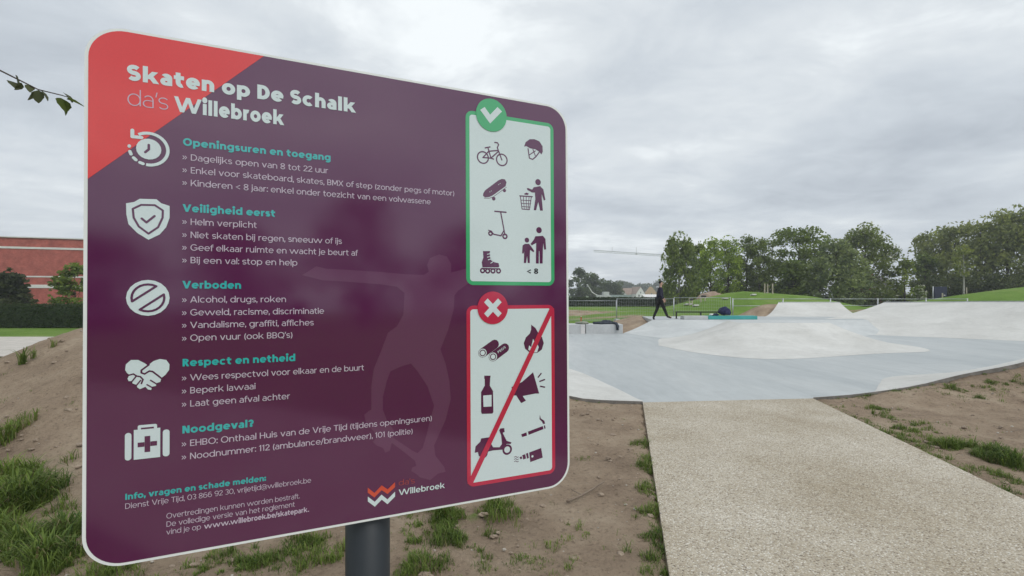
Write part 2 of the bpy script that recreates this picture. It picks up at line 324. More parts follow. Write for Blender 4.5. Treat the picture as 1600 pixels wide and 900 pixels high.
def terrain(X, Y):
    X = np.asarray(X, float); Y = np.asarray(Y, float)
    Z = np.zeros(X.shape)
    for pts, r in MOUNDS:
        d, h = poly_dist(X, Y, pts)
        rr = np.minimum(r, 0.8 + 3.0*np.maximum(h, 0.05)) if r < 5 else r
        t = np.clip(d/rr, 0, 1)
        f = 1 - t*t*(3-2*t)
        if r < 5: f = 0.55*f + 0.45*(1-t)
        Z = np.maximum(Z, h*f)
    # concrete park and path lie in cut-outs
    ins = inside(X, Y, PARK); dp, _ = poly_dist(X, Y, PARK, True)
    Z = np.where(ins, np.where(dp > 0.19, -0.5, np.where(dp > .07, np.minimum(Z, -0.03 - (dp/0.19)*.3), Z)), Z)
    pin = inside(X, Y, PATH_POLY); dq, _ = poly_dist(X, Y, PATH_POLY, True)
    Z = np.where(pin, np.minimum(Z, -0.05), np.where(dq < 0.5, np.minimum(Z, 0.0 + 0.35*dq), Z))
    return Z
def zat(x, y): return float(terrain(np.array([x]), np.array([y]))[0])
def lawn(X, Y):
    """how far grass has taken the soil: bare on the new mounds, full on the lawns beyond"""
    X = np.asarray(X, float); Y = np.asarray(Y, float)
    g = np.clip((Y-21.5)/3.0, 0, 1)
    g = np.maximum(g, np.clip((-X-7.2)/1.0, 0, 1))
    g = np.maximum(g, np.clip((-Y-1)/2, 0, 1)*0.8)
    for pts, r, v in BARE:
        d, _ = poly_dist(X, Y, pts)
        g = g*(1 - v*np.clip(1.3-d/r, 0, 1))
    return g
BARE = [([(5.6,22.5),(6.4,26.5)], 2.2, 1.0), ([(13.0,26.4),(14.8,29.2)], 1.8, 1.0), ([(19.6,29.5),(22.6,21)], 1.2, .7),
        ([(3.0,36.5),(8.0,37.5)], 2.2, .9), ([(8,31.5),(2,33.0)], 1.0, .7), ([(-1,44),(1,45)], 2.5, .9)]
# green patches on the bare soil near the path: x, y, radius, density, blade height

def smooth_axis(segs):
    out = []
    for a, b, s in segs:
        out += list(np.arange(a, b, s))
    return np.array(out + [segs[-1][1]])
gx = smooth_axis([(-900,-200,100),(-200,-60,20),(-60,-20,4),(-20,-9,.5),(-9,11,.1),(11,24,.35),(24,60,1.5),(60,200,20),(200,900,100)])
gy = smooth_axis([(-300,-40,30),(-40,-6,3),(-6,0,.5),(0,10,.1),(10,32,.3),(32,60,1.2),(60,140,10),(140,1500,120)])
PATCH = [(-3.06, 3.07, 0.18, 1.8, 0.26), (-2.7, 2.92, 0.16, 1.7, 0.22), (-3.65, 3.57, 0.19, 1.6, 0.3), (-3.48, 3.56, 0.18, 1.4, 0.3), (-4.78, 4.58, 0.18, 1.0, 0.24), (-2.97, 3.19, 0.15, 1.4, 0.2), (-3.3, 3.27, 0.17, 1.6, 0.28), (-3.63, 3.79, 0.12, 1.2, 0.26), (-3.98, 3.89, 0.15, 1.3, 0.28), (-3.47, 3.15, 0.25, 1.5, 0.2), (-4.42, 3.92, 0.31, 1.2, 0.2), (-5.93, 5.93, 0.04, 2.6, 0.38), (-5.92, 6.03, 0.03, 2.4, 0.3), (-5.88, 6.26, 0.03, 1.6, 0.2), (-5.77, 5.54, 0.07, 0.7, 0.16), (-3.79, 4.18, 0.05, 0.5, 0.12), (-3.65, 3.86, 0.08, 0.5, 0.1), (-3.21, 3.54, 0.12, 0.6, 0.1), (-2.3, 2.83, 0.15, 1.0, 0.12), (-2.55, 2.99, 0.14, 1.0, 0.13), (-1.72, 2.85, 0.12, 1.4, 0.1), (-1.59, 2.92, 0.09, 1.0, 0.09), (-1.85, 2.82, 0.09, 0.7, 0.08), (-1.47, 3.03, 0.1, 0.6, 0.07), (-1.32, 3.15, 0.12, 0.6, 0.07), (-1.21, 3.19, 0.08, 0.6, 0.07), (-1.23, 2.85, 0.11, 0.4, 0.06), (-0.45, 3.46, 0.14, 2.0, 0.13), (-0.3, 3.56, 0.12, 1.8, 0.13), (-0.14, 3.67, 0.11, 1.2, 0.11), (-0.36, 3.19, 0.11, 1.6, 0.12), (-0.66, 3.36, 0.1, 1.2, 0.1), (-0.76, 3.61, 0.08, 0.9, 0.08), (-0.59, 3.72, 0.1, 1.0, 0.09), (-0.7, 3.19, 0.07, 0.8, 0.08), (-0.55, 2.89, 0.11, 1.3, 0.09), (-0.63, 2.82, 0.07, 1.2, 0.09), (-0.42, 2.92, 0.08, 0.8, 0.07), (-0.18, 2.87, 0.05, 0.9, 0.07), (0.13, 2.92, 0.11, 0.6, 0.06), (0.27, 3.11, 0.08, 0.6, 0.06), (0.36, 3.23, 0.06, 0.5, 0.06), (0.08, 2.96, 0.07, 0.7, 0.06), (0.7, 4.82, 0.09, 0.3, 0.05), (0.38, 2.92, 0.05, 0.4, 0.05), (1.37, 5.13, 0.07, 0.9, 0.09), (1.24, 4.55, 0.07, 1.2, 0.1), (1.08, 4.03, 0.06, 1.3, 0.1), (0.99, 3.61, 0.06, 1.4, 0.1), (0.9, 3.23, 0.06, 1.5, 0.1), (0.85, 2.96, 0.06, 1.6, 0.1), (0.76, 2.82, 0.07, 1.6, 0.1), (0.9, 3.51, 0.04, 0.7, 0.07), (0.76, 2.89, 0.05, 1.0, 0.08), (4.73, 5.08, 0.2, 1.8, 0.16), (4.77, 4.88, 0.19, 1.8, 0.16), (4.58, 5.13, 0.11, 1.0, 0.12), (4.75, 4.64, 0.17, 1.5, 0.14), (4.3, 4.31, 0.12, 1.0, 0.1), (4.28, 4.47, 0.12, 0.8, 0.09), (5.17, 6.91, 0.12, 1.2, 0.09), (4.97, 6.42, 0.1, 1.3, 0.1), (4.66, 5.92, 0.09, 1.3, 0.1), (4.39, 5.47, 0.07, 0.8, 0.08), (4.65, 6.16, 0.1, 0.8, 0.07), (4.7, 5.73, 0.09, 0.6, 0.07), (4.31, 5.13, 0.08, 0.6, 0.06), (4.23, 5.29, 0.08, 0.5, 0.05), (4.16, 4.88, 0.08, 0.6, 0.06), (4.42, 5.35, 0.07, 0.6, 0.06), (4.04, 4.7, 0.06, 0.5, 0.05), (6.79, 7.5, 0.12, 0.9, 0.09), (6.83, 7.38, 0.1, 0.9, 0.1), (6.82, 7.14, 0.08, 1.6, 0.13), (6.54, 7.44, 0.1, 0.6, 0.07), (7.39, 7.56, 0.09, 0.7, 0.08), (7.91, 7.58, 0.09, 0.9, 0.1), (7.66, 7.48, 0.09, 0.7, 0.08), (8.0, 7.94, 0.06, 0.6, 0.1), (6.11, 7.27, 0.1, 0.5, 0.06), (5.36, 7.5, 0.1, 0.6, 0.05), (7.84, 10.67, 0.11, 0.6, 0.06), (5.96, 7.63, 0.09, 0.6, 0.06), (4.01, 4.02, 0.11, 1.0, 0.07), (3.97, 3.83, 0.1, 1.2, 0.07), (4.03, 4.18, 0.08, 0.7, 0.06), (4.07, 4.4, 0.08, 0.6, 0.05), (4.14, 4.64, 0.07, 0.5, 0.05), (4.3, 4.1, 0.12, 0.8, 0.07)]
STRIPS = [(1.4, 5.35, 0.88, 2.79, 110, 0.04, 0.07), (4.61, 7.39, 3.91, 3.72, 260, 0.14, 0.06), (5.21, 6.84, 3.98, 4.53, 120, 0.16, 0.06), (6.25, 7.44, 7.94, 7.56, 110, 0.2, 0.06), (4.61, 7.48, 6.36, 7.69, 60, 0.03, 0.05), (6.36, 7.69, 15.85, 15.1, 40, 0.04, 0.07), (0.87, 7.16, 1.86, 7.09, 14, 0.05, 0.03), (-0.69, 2.92, 0.75, 2.85, 40, 0.3, 0.05), (-1.87, 2.85, -1.05, 3.07, 130, 0.12, 0.08), (-0.72, 3.15, 0.0, 3.61, 90, 0.12, 0.09)]
# ------------------------------------------------------------------ ground sheet
def build_ground():
    XX, YY = np.meshgrid(gx, gy)
    ZZ = terrain(XX, YY)
    nx, ny = len(gx), len(gy)
    near = (XX > -9) & (XX < 12) & (YY > -1) & (YY < 12) & (ZZ > -0.02)
    pts = np.stack([XX, YY, ZZ], -1).reshape(-1, 3)
    dpath, _ = poly_dist(XX, YY, PATH_POLY, True)
    damp = np.clip((dpath-.05)/.4, 0, 1).ravel()
    for i in np.nonzero(near.ravel())[0]:
        p = pts[i]
        q = Vector((p[0]*1.3, p[1]*1.3, 0))
        p[2] += ((noise.noise(q)-.2)*0.035 + noise.noise(q*3.7)*0.026 + noise.noise(q*6.5)*.014)*damp[i]
    me = bpy.data.meshes.new('ground')
    idx = np.arange(nx*ny).reshape(ny, nx)
    quads = np.stack([idx[:-1, :-1], idx[:-1, 1:], idx[1:, 1:], idx[1:, :-1]], -1).reshape(-1, 4)
    me.vertices.add(nx*ny); me.vertices.foreach_set('co', pts.ravel())
    me.loops.add(quads.size); me.loops.foreach_set('vertex_index', quads.ravel())
    me.polygons.add(len(quads)); me.polygons.foreach_set('loop_start', np.arange(0, quads.size, 4))
    me.polygons.foreach_set('use_smooth', np.ones(len(quads), bool))
    me.update()
    g = lawn(XX, YY)
    for (x, y, r, dn, hh) in PATCH:
        d = np.hypot(XX-x, YY-y)
        g = np.maximum(g, np.clip(1.25-d/r, 0, 1)*min(.42, dn*.3))
    a = me.attributes.new('lawn', 'FLOAT', 'POINT'); a.data.foreach_set('value', g.ravel().astype(np.float32))
    m, t, b = principled('soil_and_lawn')
    tcn = t.nodes.new('ShaderNodeTexCoord')
    def nz(sc, de=8, ro=.65):
        n = t.nodes.new('ShaderNodeTexNoise'); n.inputs['Scale'].default_value = sc; n.inputs['Detail'].default_value = de; n.inputs['Roughness'].default_value = ro
        t.links.new(tcn.outputs['Object'], n.inputs['Vector']); return n.outputs['Fac']
    def rmp(src, stops):
        r = t.nodes.new('ShaderNodeValToRGB'); els = r.color_ramp.elements
        els[0].position, els[0].color = stops[0][0], (*stops[0][1], 1)
        els[1].position, els[1].color = stops[-1][0], (*stops[-1][1], 1)
        for p, c in stops[1:-1]: e = els.new(p); e.color = (*c, 1)
        t.links.new(src, r.inputs[0]); return r.outputs[0]
    def mix(f, a_, b_, mode='MIX'):
        x = t.nodes.new('ShaderNodeMix'); x.data_type = 'RGBA'; x.blend_type = mode
        if isinstance(f, float): x.inputs['Factor'].default_value = f
        else: t.links.new(f, x.inputs['Factor'])
        t.links.new(a_, x.inputs['A']); t.links.new(b_, x.inputs['B']); return x.outputs['Result']
    soil = rmp(nz(1.6), [(.3,(.235,.172,.122)),(.5,(.34,.258,.183)),(.7,(.44,.35,.255))])
    fine = rmp(nz(24, 8, .75), [(.33,(.42,.40,.385)),(.46,(.93,.93,.93)),(.6,(1,1,1)),(.7,(1.0,1.0,1.0))])
    soil = mix(.8, soil, fine, 'MULTIPLY')
    grass = rmp(nz(.35, 9, .7), [(.32,(.10,.175,.026)),(.5,(.14,.24,.038)),(.68,(.20,.27,.07))])
    gf = rmp(nz(9, 6, .75), [(.3,(.5,.5,.5)),(.55,(1,1,1)),(.7,(1,1,1))])
    grass = mix(.7, grass, gf, 'MULTIPLY')
    at = t.nodes.new('ShaderNodeAttribute'); at.attribute_name = 'lawn'
    ad = t.nodes.new('ShaderNodeMath'); ad.operation = 'ADD'; t.links.new(at.outputs['Fac'], ad.inputs[0])
    n_ = nz(2.6, 8, .7); sb = t.nodes.new('ShaderNodeMath'); sb.operation = 'MULTIPLY_ADD'; sb.inputs[1].default_value = 1.1; sb.inputs[2].default_value = -.55
    t.links.new(n_, sb.inputs[0]); t.links.new(sb.outputs[0], ad.inputs[1])
    fac = rmp(ad.outputs[0], [(.3,(0,0,0)),(.6,(1,1,1))])
    t.links.new(mix(fac, soil, grass), b.inputs['Base Color'])
    b.inputs['Roughness'].default_value = .95; set_spec(b, .15)
    bp = t.nodes.new('ShaderNodeBump'); bp.inputs['Strength'].default_value = 1.0; bp.inputs['Distance'].default_value = .05
    t.links.new(nz(22, 8, .7), bp.inputs['Height']); t.links.new(bp.outputs[0], b.inputs['Normal'])
    me.materials.append(m)
    o = bpy.data.objects.new('ground', me); COL.objects.link(o); tag(o, kind='structure')
build_ground()

# ------------------------------------------------------------------ concrete materials
def concrete(name, c1, c2, c3, rough, bump=.12, streak=1.0):
    m, t, b = principled(name)
    tcn = t.nodes.new('ShaderNodeTexCoord')
    mp = t.nodes.new('ShaderNodeMapping'); mp.inputs['Scale'].default_value = (1, 1/streak, 1); mp.inputs['Rotation'].default_value = (0, 0, R(80))
    t.links.new(tcn.outputs['Object'], mp.inputs[0])
    def nz(sc, de=7, ro=.6):
        n = t.nodes.new('ShaderNodeTexNoise'); n.inputs['Scale'].default_value = sc; n.inputs['Detail'].default_value = de; n.inputs['Roughness'].default_value = ro
        n.inputs['Distortion'].default_value = .4
        t.links.new(mp.outputs[0], n.inputs['Vector']); return n.outputs['Fac']
    r = t.nodes.new('ShaderNodeValToRGB'); els = r.color_ramp.elements
    els[0].position, els[0].color = .32, (*c1, 1); els[1].position, els[1].color = .7, (*c3, 1)
    e = els.new(.52); e.color = (*c2, 1)
    t.links.new(nz(.7), r.inputs[0])
    r2 = t.nodes.new('ShaderNodeValToRGB'); r2.color_ramp.elements[0].position = .3; r2.color_ramp.elements[0].color = (.88, .88, .88, 1)
    r2.color_ramp.elements[1].position = .6; r2.color_ramp.elements[1].color = (1, 1, 1, 1)
    t.links.new(nz(6, 8, .7), r2.inputs[0])
    mx = t.nodes.new('ShaderNodeMix'); mx.data_type = 'RGBA'; mx.blend_type = 'MULTIPLY'; mx.inputs['Factor'].default_value = 1
    t.links.new(r.outputs[0], mx.inputs['A']); t.links.new(r2.outputs[0], mx.inputs['B'])
    t.links.new(mx.outputs['Result'], b.inputs['Base Color'])
    # rolling marks and scuffs
    mp2 = t.nodes.new('ShaderNodeMapping'); mp2.inputs['Scale'].default_value = (.35, 5.0, 1); mp2.inputs['Rotation'].default_value = (0, 0, R(24))
    t.links.new(tcn.outputs['Object'], mp2.inputs[0])
    n5 = t.nodes.new('ShaderNodeTexNoise'); n5.inputs['Scale'].default_value = 1.6; n5.inputs['Detail'].default_value = 5; n5.inputs['Distortion'].default_value = 1.2
    t.links.new(mp2.outputs[0], n5.inputs['Vector'])
    r5 = t.nodes.new('ShaderNodeValToRGB'); r5.color_ramp.elements[0].position = .62; r5.color_ramp.elements[0].color = (1,1,1,1)
    r5.color_ramp.elements[1].position = .74; r5.color_ramp.elements[1].color = (.86,.855,.85,1)
    t.links.new(n5.outputs['Fac'], r5.inputs[0])
    m5 = t.nodes.new('ShaderNodeMix'); m5.data_type = 'RGBA'; m5.blend_type = 'MULTIPLY'; m5.inputs['Factor'].default_value = 1
    t.links.new(mx.outputs['Result'], m5.inputs['A']); t.links.new(r5.outputs[0], m5.inputs['B']); t.links.new(m5.outputs['Result'], b.inputs['Base Color'])
    rr = t.nodes.new('ShaderNodeMapRange'); rr.inputs['To Min'].default_value = rough-.1; rr.inputs['To Max'].default_value = rough+.12
    t.links.new(nz(1.4), rr.inputs['Value']); t.links.new(rr.outputs[0], b.inputs['Roughness'])
    set_spec(b, .4)
    bp = t.nodes.new('ShaderNodeBump'); bp.inputs['Strength'].default_value = bump; bp.inputs['Distance'].default_value = .004
    t.links.new(nz(60, 4), bp.inputs['Height']); t.links.new(bp.outputs[0], b.inputs['Normal'])
    return m
M_FLOOR = concrete('trowelled_concrete', (.36,.385,.388), (.42,.442,.44), (.48,.496,.488), .5, streak=4.0)
M_RAMP = concrete('shotcrete', (.50,.49,.455), (.57,.56,.525), (.625,.615,.58), .62)
M_BANKC = concrete('bank_concrete', (.45,.465,.46), (.51,.525,.515), (.565,.575,.565), .6)
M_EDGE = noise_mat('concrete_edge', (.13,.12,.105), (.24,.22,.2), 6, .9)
M_LEDGE = concrete('precast_concrete', (.42,.43,.43), (.5,.51,.51), (.56,.57,.56), .7)
M_TEAL = noise_mat('teal_paint', (.05,.30,.29), (.075,.37,.355), 3, .55)
M_BLACK = noise_mat('black_steel', (.012,.012,.014), (.022,.022,.025), 12, .45, spec=.5)
M_GALV = noise_mat('galvanised_steel', (.36,.38,.39), (.5,.52,.53), 9, .45, metal=.7)

def fill_poly(mb, pts, z):
    tri = tessellate_polygon([[Vector((x, y, 0)) for x, y in pts]])
    mb.add([(x, y, z) for x, y in pts], [tuple(t) for t in tri])
def fix_up(o):
    bm = bmesh.new(); bm.from_mesh(o.data); bmesh.ops.recalc_face_normals(bm, faces=bm.faces)
    bm.to_mesh(o.data); bm.free()

# floor of the skatepark: between the feet of the front banks, under everything else
mb = MB()
fpts = [tuple(p[:2]) for p in CREST_L[::-1][:-1]] + [(1.93,7.2),(4.62,7.48)] + [tuple(p[:2]) for p in CREST_R[1:]] + \
       [(20.6,23.5),(19.9,26.2),(18.85,28.2),(15.3,28.2),(13.3,25.6),(6.9,25.8),(6.27,21.8),(4.72,20.55),(4.66,20.4),(-4.95,20.4)]
fill_poly(mb, fpts, .02)
floor = mb.build('skatepark_floor', M_FLOOR)
bm = bmesh.new(); bm.from_mesh(floor.data)
for f in bm.faces:
    if f.normal.z < 0: f.normal_flip()
bm.to_mesh(floor.data); bm.free()
tag(floor, kind='structure')

def loft_bank(name, base, crest, label, cat, power=1.9, n=14, lip=.0, mat=M_RAMP, skirt=.45, back=True, ends=True, end_mat=None, coping=0):
    """a ramp: concave surface from the base line up to the crest line, closed at its ends and along its back"""
    base = np.asarray(base, float); crest = np.asarray(crest, float)
    m_ = len(base)
    root = empty(name, tuple(base[m_//2]))
    off = base[m_//2]
    surf = MB(); vs = []; fs = []
    for j in range(n+1):
        s = j/n
        P = base + (crest-base)*s
        P[:, 2] = base[:, 2] + (crest[:, 2]-base[:, 2])*s**power + .003 + .012*min(1, j)
        vs += [tuple(p-off) for p in P]
    for j in range(n):
        for i in range(m_-1):
            a = j*m_+i; fs.append((a, a+1, a+m_+1, a+m_))
    surf.add(vs, fs)
    o = surf.build('ramp_surface', mat, root, smooth=True)
    bm = bmesh.new(); bm.from_mesh(o.data)
    if sum(f.normal.z for f in bm.faces) < 0:
        for f in bm.faces: f.normal_flip()
    bm.to_mesh(o.data); bm.free()
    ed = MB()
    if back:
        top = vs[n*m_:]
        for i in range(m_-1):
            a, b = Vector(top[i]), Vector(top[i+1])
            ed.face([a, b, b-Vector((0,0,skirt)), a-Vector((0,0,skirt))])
    if ends:
        for i in (0, m_-1):
            en = MB()
            col = [Vector(vs[j*m_+i]) for j in range(n+1)]
            for j in range(n):
                a, b = col[j], col[j+1]
                lo = -off[2]-.1
                en.face([a, b, (b.x, b.y, lo), (a.x, a.y, lo)])
            en.build('ramp_end', end_mat or M_RAMP, root)
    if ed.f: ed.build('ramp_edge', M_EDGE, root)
    if coping:
        cp = MB(); cp.tube([Vector(p)+Vector((0,0,.012)) for p in vs[n*m_:]], coping, 8); cp.build('coping', M_GALV, root, smooth=True)
    tag(root, label, cat)
    return root
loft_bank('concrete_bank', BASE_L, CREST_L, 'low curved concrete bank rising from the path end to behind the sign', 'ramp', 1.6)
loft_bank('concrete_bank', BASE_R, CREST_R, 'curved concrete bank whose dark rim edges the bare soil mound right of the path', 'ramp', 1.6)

# left flat-topped bank under the walking person
b = crom([(4.72,20.6,.02),(5.3,18.7,.02),(6.36,17.45,.02),(8.6,17.3,.02),(12,18.2,.02),(15.3,20.0,.02)], 40)
c = np.array([(x, y, .5) for x, y in zip(np.linspace(6.27, 15.9, 40), 21.8 + .15*np.sin(np.linspace(0, 3.1, 40)))])
bank = loft_bank('concrete_bank', b, c, 'wide low concrete bank with flat top that the person in black walks on', 'ramp', 1.25, back=False, ends=True, mat=M_BANKC)
# the upper deck behind that bank
mb = MB()
deck = [(p[0], p[1]) for p in c] + [(17.2,24.5),(16.2,25.9),(13.3,25.6),(6.9,25.8)]
fill_poly(mb, deck, .512)
mb.add([(x, y, .512) for x, y in [(13.3,25.6),(6.9,25.8),(6.27,21.8)]] + [(x, y, -.1) for x, y in [(13.3,25.6),(6.9,25.8),(6.27,21.8)]], [(0,1,4,3),(1,2,5,4)])
dk = mb.build('upper_deck', M_FLOOR); 
bm = bmesh.new(); bm.from_mesh(dk.data)
for f in bm.faces:
    if abs(f.normal.z) > .5 and f.normal.z < 0: f.normal_flip()
bm.to_mesh(dk.data); bm.free()
tag(dk, kind='structure')

# pyramid in the middle of the floor
def pyramid():
    base = [(4.65,15.5),(4.95,13.9),(5.5,12.75),(6.26,12.15),(7.3,12.25),(8.6,12.75),(10.2,13.35),(11.85,13.85),(12.6,15.4),(12.4,17.6),(11.6,19.5),(9.6,20.3),(7.4,19.8),(5.6,18.2)]
    top = [(7.5,16.15),(7.52,16.05),(7.56,16.0),(7.9,15.95),(8.5,15.95),(9.2,15.95),(9.9,15.98),(10.45,16.05),(10.55,16.2),(10.7,16.9),(10.8,17.6),(10.0,17.75),(8.6,17.7),(7.7,17.5)]
    B = crom([(x, y, .02) for x, y in base] + [(*base[0], .02)], 85)[:-1]
    # pair every base sample with a point of the top outline by its place along the base
    L = np.concatenate([[0], np.cumsum([math.dist(base[i], base[(i+1) % len(base)]) for i in range(len(base))])]); L /= L[-1]
    q = np.linspace(0, 1, 85)[:-1]; tp = top + [top[0]]
    T = np.stack([np.interp(q, L, [p[0] for p in tp]), np.interp(q, L, [p[1] for p in tp]), np.full(84, .7)], 1)
    root = empty('pyramid_ramp', (8.5, 16, 0)); off = np.array([8.5, 16, 0])
    n = 14; m_ = 84; vs = []; fs = []
    for j in range(n+1):
        s = j/n; P = B+(T-B)*s; P[:, 2] = .023 + .68*s**1.8 + .006*min(1, j)
        vs += [tuple(p-off) for p in P]
    for j in range(n):
        for i in range(m_):
            a, b_ = j*m_+i, j*m_+(i+1) % m_; fs.append((a, b_, b_+m_, a+m_))
    s_ = MB(); s_.add(vs, fs); s_.build('ramp_surface', M_RAMP, root, smooth=True)
    t_ = MB(); ring = vs[n*m_:]
    tri = tessellate_polygon([[Vector((p[0], p[1], 0)) for p in ring]])
    t_.add(ring, [tuple(x) for x in tri]); o = t_.build('flat_top', M_BANKC, root)
    bm = bmesh.new(); bm.from_mesh(o.data)
    for f in bm.faces:
        if f.normal.z < 0: f.normal_flip()
    bm.to_mesh(o.data); bm.free()
    tag(root, 'pale concrete pyramid ramp with flared sides in the middle of the floor', 'ramp')
pyramid()
# rear quarter and the long right bank
def ease(a, b_, n): return np.array([np.array(a)+(np.array(b_)-np.array(a))*t for t in np.linspace(0, 1, n)])
loft_bank('quarter_ramp', ease((13.1,25.3,.5), (18.0,25.0,.5), 16), ease((15.35,28.1,1.19), (18.9,28.1,1.19), 16),
          'trapezoid shaped concrete ramp standing at the back, left of the long bank', 'ramp', 1.75, coping=.022)
b = crom([(14.4,22.6,.5),(13.7,21.2,.2),(14.0,19.9,.02),(15.9,18.5,.02),(17.8,16.9,.02)], 40)
c = crom([(19.9,26.1,1.22),(20.35,24.6,1.25),(20.9,23.2,1.28),(21.4,21.8,1.31),(21.6,20.4,1.33)], 40)
loft_bank('concrete_bank', b, c, 'long high concrete bank along the right side of the skatepark', 'ramp', 1.5, coping=.022)

# path slab of washed aggregate
def aggregate():
    m, t, b_ = principled('washed_aggregate')
    tcn = t.nodes.new('ShaderNodeTexCoord')
    def vor(sc):
        v = t.nodes.new('ShaderNodeTexVoronoi'); v.inputs['Scale'].default_value = sc
        t.links.new(tcn.outputs['Object'], v.inputs['Vector']); return v
    v = vor(96)
    r = t.nodes.new('ShaderNodeValToRGB'); els = r.color_ramp.elements; r.color_ramp.interpolation = 'CONSTANT'
    stops = [(0,(.19,.155,.12)),(.12,(.36,.31,.24)),(.28,(.50,.445,.355)),(.46,(.59,.54,.45)),(.66,(.42,.385,.33)),(.8,(.67,.63,.55)),(.93,(.78,.76,.70))]
    els[0].position, els[0].color = stops[0][0], (*stops[0][1], 1); els[1].position, els[1].color = stops[-1][0], (*stops[-1][1], 1)
    for p, c_ in stops[1:-1]: e = els.new(p); e.color = (*c_, 1)
    sx = t.nodes.new('ShaderNodeSeparateColor'); t.links.new(v.outputs['Color'], sx.inputs[0]); t.links.new(sx.outputs[0], r.inputs[0])
    # cement between the stones
    r2 = t.nodes.new('ShaderNodeValToRGB'); r2.color_ramp.elements[0].position = .42; r2.color_ramp.elements[0].color = (0,0,0,1)
    r2.color_ramp.elements[1].position = .62; r2.color_ramp.elements[1].color = (1,1,1,1)
    t.links.new(v.outputs['Distance'], r2.inputs[0])
    mx = t.nodes.new('ShaderNodeMix'); mx.data_type = 'RGBA'; t.links.new(r2.outputs[0], mx.inputs['Factor']); t.links.new(r.outputs[0], mx.inputs['A']); mx.inputs['B'].default_value = (.45,.395,.31,1)
    n = t.nodes.new('ShaderNodeTexNoise'); n.inputs['Scale'].default_value = .9; n.inputs['Detail'].default_value = 9; n.inputs['Roughness'].default_value = .65
    t.links.new(tcn.outputs['Object'], n.inputs['Vector'])
    r3 = t.nodes.new('ShaderNodeValToRGB'); r3.color_ramp.elements[0].position = .32; r3.color_ramp.elements[0].color = (.72,.68,.61,1); r3.color_ramp.elements[1].position = .66; r3.color_ramp.elements[1].color = (1,1,1,1)
    t.links.new(n.outputs['Fac'], r3.inputs[0])
    mu = t.nodes.new('ShaderNodeMix'); mu.data_type = 'RGBA'; mu.blend_type = 'MULTIPLY'; mu.inputs['Factor'].default_value = 1
    t.links.new(mx.outputs['Result'], mu.inputs['A']); t.links.new(r3.outputs[0], mu.inputs['B'])
    t.links.new(mu.outputs['Result'], b_.inputs['Base Color'])
    b_.inputs['Roughness'].default_value = .8; set_spec(b_, .3)
    bp = t.nodes.new('ShaderNodeBump'); bp.inputs['Strength'].default_value = .8; bp.inputs['Distance'].default_value = .006; bp.invert = True
    t.links.new(v.outputs['Distance'], bp.inputs['Height']); t.links.new(bp.outputs[0], b_.inputs['Normal'])
    return m
M_PATH = aggregate()
mb = MB()
top = [(x, y, .025) for x, y in PATH_L] + [(x, y, .025) for x, y in PATH_R]
n = len(PATH_L)
for i in range(n-1):
    mb.face([top[i], top[i+1], top[n+i+1], top[n+i]][::-1] if False else [top[i+1], top[n+i+1], top[n+i], top[i]])
    for o_ in (0, n):
        a, b_ = top[o_+i], top[o_+i+1]
        mb.face([a, b_, (b_[0], b_[1], -.14), (a[0], a[1], -.14)])
mb.face([top[0], top[n], (top[n][0], top[n][1], -.14), (top[0][0], top[0][1], -.14)])
tag(mb.build('path', M_PATH), kind='structure')
# pale side path on the left, beyond the soil mound
mb = MB()
sp = [(-60,12.0),(-13,12.6),(-9.2,14.5),(-8.6,19.4),(-14,18.7),(-60,18.4)]
fill_poly(mb, sp, .03)
o = mb.build('side_path', noise_mat('pale_pavement', (.42,.39,.345), (.54,.50,.45), 3, .9))
if o.data.polygons[0].normal.z < 0: o.data.flip_normals()
tag(o, kind='structure')
